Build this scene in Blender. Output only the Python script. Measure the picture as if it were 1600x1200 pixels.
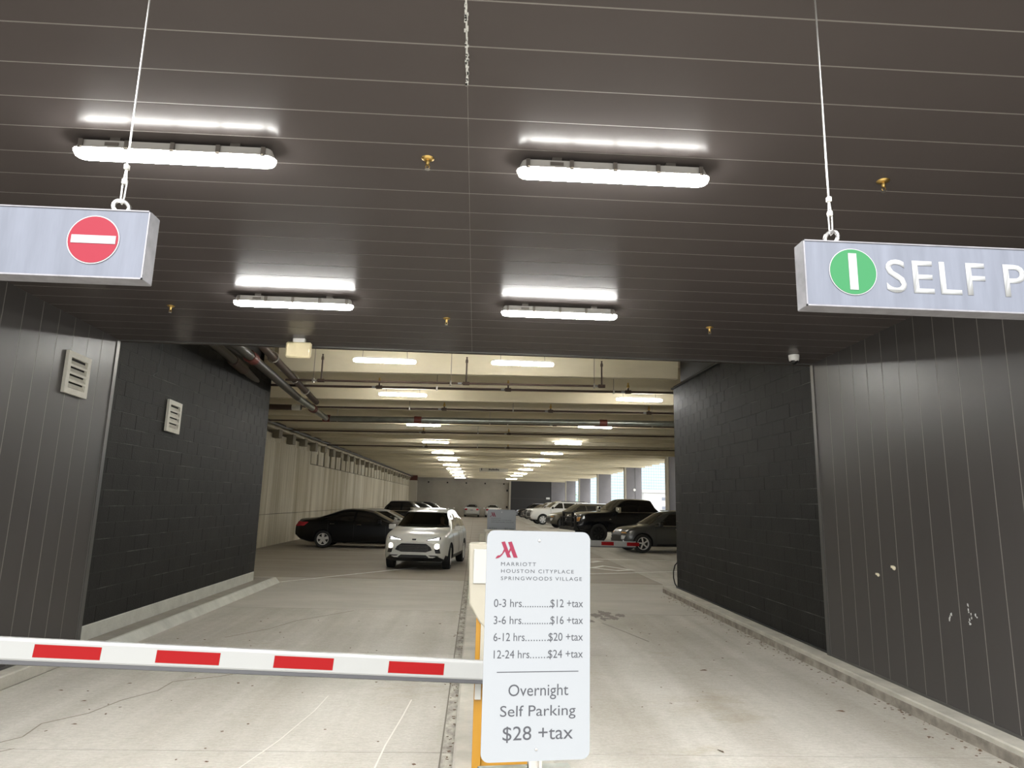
import bpy, bmesh, math, random
from mathutils import Vector, Matrix
from mathutils.bvhtree import BVHTree

for o in list(bpy.data.objects):
    bpy.data.objects.remove(o, do_unlink=True)
scene = bpy.context.scene
COL = scene.collection
random.seed(7)
PI = math.pi

# ------------------------------------------------------------------ camera
S = 0.033123            # the driveway and the garage deck rise this much per metre going in
HC = 1.9
F = 1109.0
d = Vector((-58, -220, -F)).normalized()
u = Vector((135, 5580, -F)); u = (u - d * u.dot(d)).normalized()
r = d.cross(u)
cam_data = bpy.data.cameras.new('camera')
cam = bpy.data.objects.new('camera', cam_data)
COL.objects.link(cam)
cam_data.sensor_fit = 'HORIZONTAL'
cam_data.sensor_width = 36.0
cam_data.lens = F / 1600 * 36
cam_data.clip_start = 0.05
cam_data.clip_end = 1500
cam.matrix_world = Matrix.Translation((0, 0, HC)) @ Matrix((r, d, u)).to_4x4()
scene.camera = cam

# ------------------------------------------------------------------ sky and exposure
world = bpy.data.worlds.new('overcast_sky')
scene.world = world
world.use_nodes = True
bgn = world.node_tree.nodes['Background']
bgn.inputs[0].default_value = (0.93, 0.965, 1.0, 1)
bgn.inputs[1].default_value = 1.5
scene.view_settings.view_transform = 'Standard'
scene.view_settings.look = 'None'
scene.view_settings.gamma = 1
scene.view_settings.use_curve_mapping = False
scene.view_settings.exposure = 0.55
sun_d = bpy.data.lights.new('hazy_sun', 'SUN')
sun_d.energy = 6.7
sun_d.angle = math.radians(55)
sun_d.color = (1.0, .99, .97)
sun = bpy.data.objects.new('hazy_sun', sun_d); COL.objects.link(sun)
sun.location = (-6, -20, 20)
sun.rotation_euler = Vector((.10, 1.0, -.95)).to_track_quat('-Z', 'Y').to_euler()
LED = 72.0               # emission of the LED strip lenses

# ------------------------------------------------------------------ materials
MATS = {}
def sock(n, *names):
    for k in names:
        if k in n.inputs:
            return n.inputs[k]
def mat(name, col, rough=0.5, metal=0.0, spec=0.5, emit=None, estr=1.0, var=0.0, vscale=4.0, vstretch=(1, 1, 1),
        bump=0.0, bscale=60.0, rvar=0.0, col2=None, lo=0.35, hi=0.7, coat=0.0):
    m = bpy.data.materials.new(name)
    m.use_nodes = True
    nt = m.node_tree
    b = nt.nodes['Principled BSDF']
    b.inputs['Base Color'].default_value = (*col, 1)
    b.inputs['Roughness'].default_value = rough
    b.inputs['Metallic'].default_value = metal
    sock(b, 'Specular IOR Level', 'Specular').default_value = spec
    if coat:
        sock(b, 'Coat Weight', 'Clearcoat').default_value = coat
        sock(b, 'Coat Roughness', 'Clearcoat Roughness').default_value = 0.06
    if emit:
        sock(b, 'Emission Color', 'Emission').default_value = (*emit, 1)
        b.inputs['Emission Strength'].default_value = estr
    if var or bump or rvar or col2:
        tc = nt.nodes.new('ShaderNodeNewGeometry')
        mp = nt.nodes.new('ShaderNodeMapping')
        mp.inputs['Scale'].default_value = vstretch
        nt.links.new(tc.outputs['Position'], mp.inputs['Vector'])
        nz = nt.nodes.new('ShaderNodeTexNoise')
        nz.inputs['Scale'].default_value = vscale
        nz.inputs['Detail'].default_value = 6
        nz.inputs['Roughness'].default_value = 0.62
        nt.links.new(mp.outputs['Vector'], nz.inputs['Vector'])
        if var or col2:
            cr = nt.nodes.new('ShaderNodeValToRGB')
            c2 = col2 or tuple(min(1, c * (1 + var)) for c in col)
            c1 = col if col2 else tuple(c * (1 - var) for c in col)
            cr.color_ramp.elements[0].color = (*c1, 1)
            cr.color_ramp.elements[1].color = (*c2, 1)
            cr.color_ramp.elements[0].position = lo
            cr.color_ramp.elements[1].position = hi
            nt.links.new(nz.outputs['Fac'], cr.inputs['Fac'])
            nt.links.new(cr.outputs['Color'], b.inputs['Base Color'])
        if rvar:
            mr = nt.nodes.new('ShaderNodeMapRange')
            mr.inputs['From Min'].default_value = 0.3
            mr.inputs['From Max'].default_value = 0.7
            mr.inputs['To Min'].default_value = max(0.02, rough - rvar)
            mr.inputs['To Max'].default_value = rough + rvar
            nt.links.new(nz.outputs['Fac'], mr.inputs['Value'])
            nt.links.new(mr.outputs['Result'], b.inputs['Roughness'])
        if bump:
            n2 = nt.nodes.new('ShaderNodeTexNoise')
            n2.inputs['Scale'].default_value = bscale
            n2.inputs['Detail'].default_value = 4
            nt.links.new(tc.outputs['Position'], n2.inputs['Vector'])
            bp = nt.nodes.new('ShaderNodeBump')
            bp.inputs['Strength'].default_value = bump
            bp.inputs['Distance'].default_value = 0.01
            nt.links.new(n2.outputs['Fac'], bp.inputs['Height'])
            nt.links.new(bp.outputs['Normal'], b.inputs['Normal'])
    MATS[name] = m
    return m

M = MATS
mat('soffit_metal', (.078, .067, .064), .24, var=.03, vscale=.8, rvar=.015, spec=.08)
mat('wall_metal', (.060, .055, .0535), .30, var=.04, vscale=1.0, vstretch=(1, 1, .25), rvar=.02, spec=.3)
mat('joint_glint', (.20, .185, .17), .5)  # pale joint colour paints the light caught by the panel bevels
mat('trim_metal', (.10, .097, .093), .3, metal=.4)
mat('block_paint', (.0155, .015, .0138), .6, spec=.15, var=.22, vscale=2.2, bump=.35, bscale=55)
mat('mortar', (.012, .012, .011), .8, col2=(.13, .127, .118), vscale=3.0, vstretch=(1, .5, 2), lo=.50, hi=.72)  # pale flecks paint both chipped spots and joint edges catching light
mat('dark_void', (.012, .011, .010), .8)
mat('curb_concrete', (.44, .42, .36), .85, var=.16, vscale=2.5, bump=.3, bscale=40)
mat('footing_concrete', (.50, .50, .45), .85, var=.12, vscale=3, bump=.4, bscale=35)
mat('deck_concrete', (.72, .655, .50), .8, var=.13, vscale=.8, vstretch=(.35, 2.2, 1), bump=.1)
mat('back_concrete', (.40, .37, .31), .85, var=.14, vscale=.35)
mat('corbel_concrete', (.30, .265, .195), .85, var=.15, vscale=2)
mat('joint_dark', (.15, .135, .11), .9)
mat('white_paint', (.80, .80, .80), .35)
mat('line_paint', (.72, .73, .68), .6, var=.15, vscale=8)
mat('sign_white', (.218, .228, .239), .4, spec=.2)
mat('sign_ink', (.047, .048, .054), .6, spec=.2)
mat('logo_red', (.15, .015, .034), .5, spec=.2)
mat('sign_grey', (.122, .131, .160), .5, spec=.2, var=.12, vscale=3, vstretch=(6, 6, .7), rvar=.05)
mat('sign_edge', (.20, .195, .21), .45, metal=.3, var=.2, vscale=14)
mat('stop_red', (.19, .010, .022), .5, spec=.2)
mat('go_green', (.024, .135, .05), .5, spec=.2)
mat('letter_white', (.30, .305, .31), .5, spec=.2)
mat('steel', (.62, .60, .58), .3, metal=1)
mat('cable_steel', (.72, .71, .68), .35, metal=.85)
mat('galvanised', (.34, .36, .33), .32, metal=.9, var=.15, vscale=5)
mat('pipe_brown', (.050, .028, .019), .5)
mat('pipe_dark', (.045, .038, .030), .45)
mat('coupling_red', (.14, .028, .020), .5)
mat('brass', (.62, .42, .14), .28, metal=1)
mat('cream_plastic', (.80, .70, .45), .5)
mat('camera_white', (.78, .77, .74), .35)
mat('camera_black', (.01, .01, .011), .12)
mat('fixture_grey', (.52, .50, .47), .45)
mat('clip_steel', (.22, .20, .18), .35, metal=.8)
mat('led', (.9, .9, .88), .4, emit=(1.0, .99, .95), estr=LED)
mat('vent_paint', (.56, .54, .47), .5, var=.1, vscale=9)
mat('arm_white', (.285, .287, .28), .4, spec=.3)
mat('tape_red', (.215, .006, .007), .5, spec=.1)
mat('rubber_grey', (.055, .055, .06), .5)
mat('cabinet_cream', (.32, .295, .235), .45)
mat('cabinet_white', (.38, .38, .355), .4)
mat('safety_yellow', (.30, .145, .006), .45)
mat('black_rubber', (.012, .012, .012), .7)
mat('leaf_brown', (.11, .062, .032), .8)
mat('foam_cream', (.66, .60, .45), .9)
mat('chip_white', (.55, .55, .53), .8)
mat('column_paint', (.17, .162, .17), .55, var=.08, vscale=1)
mat('dark_wall_paint', (.042, .041, .043), .55)
mat('rust_patch', (.10, .032, .022), .8)
mat('pale_strip', (.46, .43, .36), .8)
mat('curtain_glass', (.26, .325, .36), .35, spec=.3, var=.10, vscale=.03)
mat('mullion_metal', (.185, .24, .275), .4)
mat('far_white', (.30, .30, .29), .7)
mat('far_window', (.10, .11, .13), .2)
mat('foliage', (.16, .26, .05), .8, var=.35, vscale=1.5)
mat('bark', (.10, .07, .05), .9)
mat('plaza', (.62, .61, .58), .8, var=.06, vscale=.4)
mat('tyre', (.014, .014, .014), .75)
mat('rim_bright', (.75, .75, .74), .35, metal=.5)
mat('rim_black', (.03, .03, .032), .25, metal=.5)
mat('car_glass', (.006, .006, .007), .05, spec=.6)
mat('car_black_trim', (.014, .014, .015), .45)
mat('chrome', (.75, .75, .75), .12, metal=1)
mat('lamp_clear', (.55, .55, .55), .15)
mat('lamp_lit', (.9, .9, .85), .3, emit=(1, .93, .78), estr=2.2)
mat('drl_lit', (.9, .9, .9), .3, emit=(1, .99, .96), estr=2.2)
mat('lamp_amber', (.65, .33, .10), .25)
mat('lamp_red', (.42, .015, .03), .2)
mat('paint_white', (.60, .60, .56), .3, coat=.6)
mat('paint_black', (.003, .003, .0033), .3, spec=.25, coat=.25)
mat('paint_navy', (.005, .0055, .008), .25, spec=.3, coat=.5)
mat('paint_silver', (.46, .46, .43), .3, metal=.1, coat=.6)
mat('paint_grey', (.055, .058, .058), .28, metal=.2, coat=.7)
mat('paint_olive', (.085, .078, .058), .3, metal=.4, coat=.7)
mat('paint_snow', (.74, .74, .72), .3, coat=.6)
mat('paint_bronze', (.20, .16, .11), .3, metal=.4, coat=.6)
mat('skin', (.42, .24, .16), .55)
mat('hair', (.03, .02, .015), .6)
mat('shirt_red', (.22, .035, .035), .8)

def concrete_floor():
    m = mat('floor_concrete', (.46, .435, .38), .8)
    nt = m.node_tree; b = nt.nodes['Principled BSDF']
    g = nt.nodes.new('ShaderNodeNewGeometry')
    def noise(scale, stretch, detail=6, rough=.6):
        mp = nt.nodes.new('ShaderNodeMapping'); mp.inputs['Scale'].default_value = stretch
        nt.links.new(g.outputs['Position'], mp.inputs['Vector'])
        n = nt.nodes.new('ShaderNodeTexNoise'); n.inputs['Scale'].default_value = scale
        n.inputs['Detail'].default_value = detail; n.inputs['Roughness'].default_value = rough
        nt.links.new(mp.outputs['Vector'], n.inputs['Vector'])
        return n.outputs['Fac']
    def ramp(fac, p0, p1, c0, c1):
        c = nt.nodes.new('ShaderNodeValToRGB')
        c.color_ramp.elements[0].position = p0; c.color_ramp.elements[1].position = p1
        c.color_ramp.elements[0].color = (*c0, 1); c.color_ramp.elements[1].color = (*c1, 1)
        nt.links.new(fac, c.inputs['Fac']); return c.outputs['Color']
    def mul(a, c):
        n = nt.nodes.new('ShaderNodeMix'); n.data_type = 'RGBA'; n.blend_type = 'MULTIPLY'
        n.inputs['Factor'].default_value = 1
        nt.links.new(a, n.inputs['A']); nt.links.new(c, n.inputs['B']); return n.outputs['Result']
    base = ramp(noise(.55, (1, 1, 1)), .3, .72, (.435, .42, .37), (.555, .54, .495))
    fine = ramp(noise(38, (1, 1, 1), 5, .7), .25, .7, (.82, .81, .79), (1.06, 1.06, 1.06))
    broom = ramp(noise(9, (1, 7, 1), 4), .3, .62, (.88, .87, .86), (1.02, 1.02, 1.02))
    track = ramp(noise(1.4, (1.2, .05, 1), 3), .36, .62, (.80, .78, .75), (1.02, 1.02, 1.02))
    pits = ramp(noise(120, (1, 1.6, 1), 2), .24, .31, (.45, .43, .40), (1, 1, 1))
    stain = ramp(noise(.9, (.8, 1.2, 1), 7, .7), .28, .42, (.86, .82, .74), (1, 1, 1))
    c = mul(mul(mul(mul(mul(base, fine), broom), track), pits), stain)
    nt.links.new(c, b.inputs['Base Color'])
    bp = nt.nodes.new('ShaderNodeBump'); bp.inputs['Strength'].default_value = .25; bp.inputs['Distance'].default_value = .006
    nt.links.new(noise(45, (1, 3, 1), 5), bp.inputs['Height']); nt.links.new(bp.outputs['Normal'], b.inputs['Normal'])
concrete_floor()
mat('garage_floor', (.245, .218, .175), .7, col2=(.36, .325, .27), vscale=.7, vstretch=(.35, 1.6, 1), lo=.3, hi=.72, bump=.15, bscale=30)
mat('mid_floor', (.35, .33, .285), .75, col2=(.46, .438, .385), vscale=.8, vstretch=(.6, 1.2, 1), lo=.3, hi=.72, bump=.2, bscale=45)  # tone between the driveway and the garage floor
mat('gutter_concrete', (.16, .145, .125), .85, col2=(.44, .42, .36), vscale=5, vstretch=(2, 1, 1), lo=.32, hi=.62, bump=.3, bscale=40)
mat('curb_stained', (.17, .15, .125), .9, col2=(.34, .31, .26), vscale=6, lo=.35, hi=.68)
mat('walk_concrete_shaded', (.27, .25, .215), .85, var=.14, vscale=2.5)  # walkway concrete darkened to paint in the shade below the soffit
mat('crack_dark', (.20, .175, .135), .9)
mat('scratch_pale', (.62, .60, .54), .8)
mat('oil_stain', (.19, .175, .152), .8)

def board_concrete():
    m = mat('board_concrete', (.40, .37, .29), .85)
    nt = m.node_tree; b = nt.nodes['Principled BSDF']
    g = nt.nodes.new('ShaderNodeNewGeometry')
    out = None
    for sc, st, c0, c1, p0, p1 in ((1.0, (1, 1.1, .10), (.62, .58, .50), (1, 1, 1), .32, .62), (5, (1, 1.4, .05), (.78, .76, .70), (1.05, 1.05, 1.05), .3, .6),
                                   (.3, (1, 1, 1), (.88, .86, .8), (1.05, 1.05, 1.03), .3, .7)):
        mp = nt.nodes.new('ShaderNodeMapping'); mp.inputs['Scale'].default_value = st
        nt.links.new(g.outputs['Position'], mp.inputs['Vector'])
        n = nt.nodes.new('ShaderNodeTexNoise'); n.inputs['Scale'].default_value = sc; n.inputs['Detail'].default_value = 6
        nt.links.new(mp.outputs['Vector'], n.inputs['Vector'])
        c = nt.nodes.new('ShaderNodeValToRGB')
        c.color_ramp.elements[0].position = p0; c.color_ramp.elements[1].position = p1
        c.color_ramp.elements[0].color = (*c0, 1); c.color_ramp.elements[1].color = (*c1, 1)
        nt.links.new(n.outputs['Fac'], c.inputs['Fac'])
        x = nt.nodes.new('ShaderNodeMix'); x.data_type = 'RGBA'; x.blend_type = 'MULTIPLY'; x.inputs['Factor'].default_value = 1
        if out is None: x.inputs['A'].default_value = (.66, .62, .52, 1)
        else: nt.links.new(out, x.inputs['A'])
        nt.links.new(c.outputs['Color'], x.inputs['B']); out = x.outputs['Result']
    nt.links.new(out, b.inputs['Base Color'])
board_concrete()

def tinted_glass():
    m = bpy.data.materials.new('windshield_glass'); m.use_nodes = True
    nt = m.node_tree; nt.nodes.remove(nt.nodes['Principled BSDF'])
    out = nt.nodes['Material Output']
    t = nt.nodes.new('ShaderNodeBsdfTransparent'); t.inputs[0].default_value = (.42, .44, .42, 1)
    gl = nt.nodes.new('ShaderNodeBsdfGlossy'); gl.inputs['Roughness'].default_value = .04
    fr = nt.nodes.new('ShaderNodeFresnel'); fr.inputs['IOR'].default_value = 1.4
    mx = nt.nodes.new('ShaderNodeMixShader')
    nt.links.new(fr.outputs[0], mx.inputs[0]); nt.links.new(t.outputs[0], mx.inputs[1]); nt.links.new(gl.outputs[0], mx.inputs[2])
    nt.links.new(mx.outputs[0], out.inputs['Surface'])
    M['windshield_glass'] = m
tinted_glass()

# ------------------------------------------------------------------ geometry helpers
def sh(v):
    return (v[0], v[1], v[2] + S * v[1])

class MB:
    """collects solids and links them as one mesh object"""
    def __init__(self): self.v = []; self.f = []
    def add(self, vs, fs):
        o = len(self.v); self.v += [tuple(x) for x in vs]; self.f += [tuple(i + o for i in q) for q in fs]; return self
    def box(self, x0, x1, y0, y1, z0, z1):
        vs = [(x, y, z) for x in (x0, x1) for y in (y0, y1) for z in (z0, z1)]
        return self.add(vs, [(0, 1, 3, 2), (4, 6, 7, 5), (0, 4, 5, 1), (2, 3, 7, 6), (0, 2, 6, 4), (1, 5, 7, 3)])
    def cbox(self, c, sx, sy, sz, rot=None):
        vs = [Vector((x, y, z)) for x in (-sx / 2, sx / 2) for y in (-sy / 2, sy / 2) for z in (-sz / 2, sz / 2)]
        if rot is not None: vs = [rot @ q for q in vs]
        vs = [q + Vector(c) for q in vs]
        return self.add(vs, [(0, 1, 3, 2), (4, 6, 7, 5), (0, 4, 5, 1), (2, 3, 7, 6), (0, 2, 6, 4), (1, 5, 7, 3)])
    def prism(self, poly, axis, a, b):
        """2D polygon extruded from a to b along an axis; poly is (y,z), (x,z) or (x,y)"""
        def p(q, t):
            return {'x': (t, q[0], q[1]), 'y': (q[0], t, q[1]), 'z': (q[0], q[1], t)}[axis]
        n = len(poly)
        vs = [p(q, a) for q in poly] + [p(q, b) for q in poly]
        fs = [tuple(range(n)), tuple(range(2 * n - 1, n - 1, -1))] + [(i, i + n, (i + 1) % n + n, (i + 1) % n) for i in range(n)]
        return self.add(vs, fs)
    def tube(self, pts, rad, n=8, closed=False):
        pts = [Vector(p) for p in pts]
        rads = rad if isinstance(rad, (list, tuple)) else [rad] * len(pts)
        vs, fs = [], []
        up = None
        for i, p in enumerate(pts):
            if closed: t = pts[(i + 1) % len(pts)] - pts[i - 1]
            else: t = pts[min(i + 1, len(pts) - 1)] - pts[max(i - 1, 0)]
            t.normalize()
            if up is None:
                up = Vector((0, 0, 1)) if abs(t.z) < .9 else Vector((1, 0, 0))
            a = t.cross(up).normalized(); up = a.cross(t).normalized()
            for k in range(n):
                w = 2 * PI * k / n
                vs.append(p + (a * math.cos(w) + up * math.sin(w)) * rads[i])
        m = len(pts)
        for i in range(m if closed else m - 1):
            j = (i + 1) % m
            for k in range(n):
                fs.append((i * n + k, i * n + (k + 1) % n, j * n + (k + 1) % n, j * n + k))
        if not closed:
            fs.append(tuple(range(n - 1, -1, -1))); fs.append(tuple(range((m - 1) * n, m * n)))
        return self.add(vs, fs)
    def lathe(self, prof, c=(0, 0, 0), axis='z', n=16):
        """profile of (radius, height) turned about an axis through c"""
        vs, fs = [], []
        for (rr, h) in prof:
            for k in range(n):
                w = 2 * PI * k / n
                a, b = rr * math.cos(w), rr * math.sin(w)
                q = {'z': (a, b, h), 'y': (a, h, b), 'x': (h, a, b)}[axis]
                vs.append((q[0] + c[0], q[1] + c[1], q[2] + c[2]))
        m = len(prof)
        for i in range(m - 1):
            for k in range(n):
                fs.append((i * n + k, i * n + (k + 1) % n, (i + 1) * n + (k + 1) % n, (i + 1) * n + k))
        cl = prof[0] == prof[-1]
        if prof[0][0] > 1e-5 and not cl: fs.append(tuple(range(n)))
        if prof[-1][0] > 1e-5 and not cl: fs.append(tuple(range((m - 1) * n, m * n)))
        return self.add(vs, fs)
    def mesh(self, name, m=None, shear=False, smooth=False, bevel=0.0):
        me = bpy.data.meshes.new(name)
        vs = [sh(q) for q in self.v] if shear else self.v
        bm = bmesh.new()
        bv = [bm.verts.new(q) for q in vs]
        for q in self.f:
            try: bm.faces.new([bv[i] for i in q])
            except ValueError: pass
        bmesh.ops.remove_doubles(bm, verts=bm.verts, dist=1e-6)
        bmesh.ops.recalc_face_normals(bm, faces=bm.faces)
        if bevel:
            bmesh.ops.bevel(bm, geom=list(bm.edges), offset=bevel, segments=1, affect='EDGES', clamp_overlap=True)
        bm.to_mesh(me); bm.free()
        if m: me.materials.append(M[m])
        if smooth:
            for p in me.polygons: p.use_smooth = True
            me.set_sharp_from_angle(angle=math.radians(38))
        return me
    def build(self, name, m=None, parent=None, loc=(0, 0, 0), **k):
        return link(name, self.mesh(name, m, **k), parent, loc)

def link(name, me, parent=None, loc=(0, 0, 0), rot=None):
    o = bpy.data.objects.new(name, me); COL.objects.link(o)
    o.location = loc
    if rot is not None: o.rotation_euler = rot
    if parent is not None: o.parent = parent
    return o
def tag(o, label=None, cat=None, group=None, kind=None):
    if label: o['label'] = label
    if cat: o['category'] = cat
    if group: o['group'] = group
    if kind: o['kind'] = kind
    return o
def thing(name, label, cat, loc=(0, 0, 0), rz=0.0, group=None, slope=False):
    o = bpy.data.objects.new(name, None); COL.objects.link(o)
    o.empty_display_size = .2
    o.location = loc
    if slope: o.rotation_euler = (Matrix.Rotation(math.atan(S), 4, 'X') @ Matrix.Rotation(rz, 4, 'Z')).to_euler()
    else: o.rotation_euler = (0, 0, rz)
    return tag(o, label, cat, group)
def copy_tree(o, parent=None):
    c = o.copy(); COL.objects.link(c)
    if parent is not None: c.parent = parent
    for ch in list(o.children): copy_tree(ch, c)
    return c
def struct(o, label=None):
    o['kind'] = 'structure'
    if label: o['label'] = label
    return o
def fz(y, dz=0.0): return S * y + dz

def text(body, name, m, parent, x0, x1, z0, cap, y, spacing=1.0, depth=.0003, off=.0):
    """flat lettering in the local xz plane facing -y, from x0 to x1, capitals cap high"""
    cu = bpy.data.curves.new(name, 'FONT'); cu.body = body; cu.size = 1; cu.space_character = spacing
    cu.resolution_u = 4; cu.offset = off
    ob = bpy.data.objects.new(name, cu); COL.objects.link(ob)
    dg = bpy.context.evaluated_depsgraph_get(); dg.update()
    me = bpy.data.meshes.new_from_object(ob.evaluated_get(dg))
    bpy.data.objects.remove(ob, do_unlink=True); bpy.data.curves.remove(cu)
    me.validate(); xs = [v.co.x for v in me.vertices]
    a, b = min(xs), max(xs)
    CAP = .70
    sx = (x1 - x0) / (b - a); sz = cap / CAP
    for v in me.vertices:
        v.co = ((v.co.x - a) * sx + x0, y, v.co.y * sz + z0)
    bm = bmesh.new(); bm.from_mesh(me)
    ret = bmesh.ops.extrude_face_region(bm, geom=list(bm.faces))
    for q in [e for e in ret['geom'] if isinstance(e, bmesh.types.BMVert)]: q.co.y -= depth
    bm.to_mesh(me); bm.free()
    me.materials.clear(); me.materials.append(M[m]); me.name = name
    return link(name, me, parent)

# ------------------------------------------------------------------ floor
G0, G1 = -0.20, -0.10          # gutter strip beside the island
fl = MB().box(-9, 14, -24, 104, -.30, -.0025).build('floor', 'joint_dark', shear=True); struct(fl)
YJ = [5.86 + 3.50 * k for k in range(-8, 4)]
def slab(x0, x1, y0, y1, m='floor_concrete'):
    g = .0065
    MB().box(x0 + g, x1 - g, y0 + g, y1 - g, -.10, 0).build('slab', m, fl, shear=True)
edges = [-24] + YJ + [17.6]
for a, b in zip(edges[:-1], edges[1:]):
    wm = 'mid_floor' if a > 12.5 else 'floor_concrete'
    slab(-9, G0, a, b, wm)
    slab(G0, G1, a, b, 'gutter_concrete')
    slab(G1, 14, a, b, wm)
ge = [17.6, 21.5, 29.5, 38.5, 48, 60, 74, 88, 104]
for a, b in zip(ge[:-1], ge[1:]):
    slab(-9, -.2, a, b, 'garage_floor'); slab(-.2, 4.6, a, b, 'garage_floor'); slab(4.6, 14, a, b)  # right stalls use the paler concrete to paint in daylight
out_ground = MB().box(-120, -9, -60, 15.7, -.35, -.02).box(14, 140, -60, 15.7, -.35, -.02).box(14, 140, 15.7, 400, -.35, -.02).box(-9, 14, -60, -24, -.35, -.02)
struct(out_ground.build('ground', 'plaza', shear=True))

# curbs, walkway, island
struct(MB().box(4.20, 4.50, -6, 16.1, 0, .135).build('curb_right', 'curb_concrete', shear=True, bevel=.012))
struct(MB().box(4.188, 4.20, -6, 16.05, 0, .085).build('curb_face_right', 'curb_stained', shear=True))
struct(MB().box(-4.75, -4.44, -6, 9.0, 0, .135).build('curb_left', 'curb_concrete', shear=True, bevel=.012))
struct(MB().box(-5.0, -4.41, 9.0, 16.45, 0, .108).build('walkway_left', 'walk_concrete_shaded', shear=True))
struct(MB().prism([(-4.41, 0), (-4.27, 0), (-4.33, .075), (-4.37, .112), (-4.41, .112)], 'y', 9.0, 16.5).build('curb_left', 'footing_concrete', shear=True))  # paler concrete paints light from the floor onto this curb face
fo = MB()
fo.box(-5.0, -4.655, 9.02, 15.85, .10, .292)
struct(fo.build('footing_left', 'footing_concrete', shear=True, bevel=.01))
struct(MB().box(-.10, .62, 3.2, 18.0, 0, .13).build('median_island', 'curb_concrete', shear=True, bevel=.02))

# painted lines and floor markings
for q in ([(-4.35, 16.55), (-4.25, 16.62), (-1.55, 20.6), (-1.62, 20.7)],):
    struct(MB().prism(q, 'z', .001, .004).build('lane_line', 'line_paint', shear=True))
for q in ([(3.15, 19.9), (3.25, 19.85), (9.0, 22.4), (9.0, 22.6)], [(3.3, 25.2), (3.35, 25.05), (9.5, 25.05), (9.5, 25.2)],
          [(3.6, 32.5), (3.6, 32.35), (10.5, 33.2), (10.5, 33.4)], [(4.0, 40.0), (4.0, 39.8), (11, 40.8), (11, 41)],
          [(4.0, 49.0), (4.0, 48.7), (11, 49.8), (11, 50.1)], [(4.0, 57.5), (4.0, 57.2), (11, 58.3), (11, 58.6)]):
    struct(MB().prism(q, 'z', .001, .004).build('stall_line', 'line_paint', shear=True))
def trail(name, m, pts, w):
    mm = MB()
    for (a, b) in zip(pts[:-1], pts[1:]):
        a, b = Vector(a), Vector(b); n = (b - a).normalized(); n = Vector((-n.y, n.x)) * w / 2
        mm.prism([tuple(a - n), tuple(b - n), tuple(b + n), tuple(a + n)], 'z', .0005, .0022)
    return struct(mm.build(name, m, shear=True))
trail('crack', 'crack_dark', [(-3.62, 5.86), (-3.45, 6.12), (-3.50, 6.45), (-3.28, 6.75), (-3.20, 7.15), (-3.02, 7.5), (-3.02, 7.85), (-2.62, 8.1), (-2.2, 8.6)], .010)
trail('crack', 'crack_dark', [(-3.75, 5.5), (-3.5, 5.7), (-3.35, 5.86)], .010)
trail('crack', 'crack_dark', [(-3.3, 10.2), (-2.9, 10.9), (-2.7, 11.6), (-2.0, 12.7)], .010)
trail('scratch', 'scratch_pale', [(-1.62, 5.4), (-1.48, 6.1), (-1.38, 6.9), (-1.36, 7.4)], .011)
trail('scratch', 'scratch_pale', [(-.66, 5.4), (-.64, 6.0), (-.58, 6.8), (-.55, 7.3)], .012)
trail('skid_mark', 'oil_stain', [(2.10, 11.9), (2.32, 11.1), (2.50, 10.4)], .02)
def blot(name, m, cx, cy, rx, ry, seed):
    rn = random.Random(seed); pts = []
    for k in range(26):
        a = 2 * PI * k / 26; q = rn.uniform(.55, 1.0)
        pts.append((cx + rx * q * math.cos(a), cy + ry * q * math.sin(a)))
    return struct(MB().prism(pts, 'z', .0004, .0015).build(name, m, shear=True))
for k in range(16):
    blot('oil_spot', 'oil_stain', 2.28 + random.gauss(0, .20), 12.6 + random.gauss(0, .30), random.uniform(.02, .13), random.uniform(.06, .34), k)
grit = MB()
for k in range(420):
    sd = random.random()
    if sd < .45: x, y = 4.18 - abs(random.gauss(0, .10)), random.uniform(5, 15.5)
    elif sd < .75: x, y = -.11 - abs(random.gauss(0, .05)), random.uniform(5, 16)
    else: x, y = random.uniform(-4.2, 4.1), random.uniform(5, 12)
    grit.cbox((x, y, .002), random.uniform(.004, .025), random.uniform(.004, .03), .003, Matrix.Rotation(random.uniform(0, 3), 3, 'Z'))
q = grit.build('grit', 'leaf_brown', shear=True); q['kind'] = 'stuff'; q['label'] = 'dark specks of grit and leaf litter along the kerbs and lanes'; q['category'] = 'debris'
def ring(pts, w):
    n = len(pts); c = Vector((sum(p[0] for p in pts) / n, sum(p[1] for p in pts) / n))
    inn = [tuple(c + (Vector(p) - c) * (1 - w)) for p in pts]
    m = MB()
    for i in range(n):
        j = (i + 1) % n
        m.prism([pts[i], pts[j], inn[j], inn[i]], 'z', .001, .004)
    return m
struct(ring([(3.45, 21.8), (4.15, 20.9), (4.75, 21.3), (4.0, 22.6)], .3).build('stall_marking', 'line_paint', shear=True))
struct(ring([(3.15, 24.6), (3.9, 23.7), (4.35, 24.3), (3.6, 25.0)], .35).build('stall_marking', 'line_paint', shear=True))

# ------------------------------------------------------------------ panelled entrance: ceiling and side walls
ZC, YE = 4.10, 9.0
y0c = 2.966 - .302 * 2
ceil = MB().box(-4.75, 4.55, y0c - .2, YE, ZC + .0009, ZC + .10).build('ceiling', 'joint_glint'); struct(ceil)
XS = -.112
yy = [y0c + .302 * k for k in range(23)]
pl = {}
for side, (a, b) in enumerate(((-4.61, XS), (XS, 4.41))):
    m = MB(); g = .0042
    m.prism([(-.151 + g, .0035), (-.151 + g, .0012), (-.151 + g + .0012, 0), (.151 - g - .0012, 0), (.151 - g, .0012), (.151 - g, .0035)], 'x', a + .0015, b - .0015)
    pl[side] = m.mesh('plank', 'soffit_metal')
for k in range(22):
    for side in (0, 1):
        link('plank', pl[side], ceil, (0, yy[k] + .151, ZC))
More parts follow.
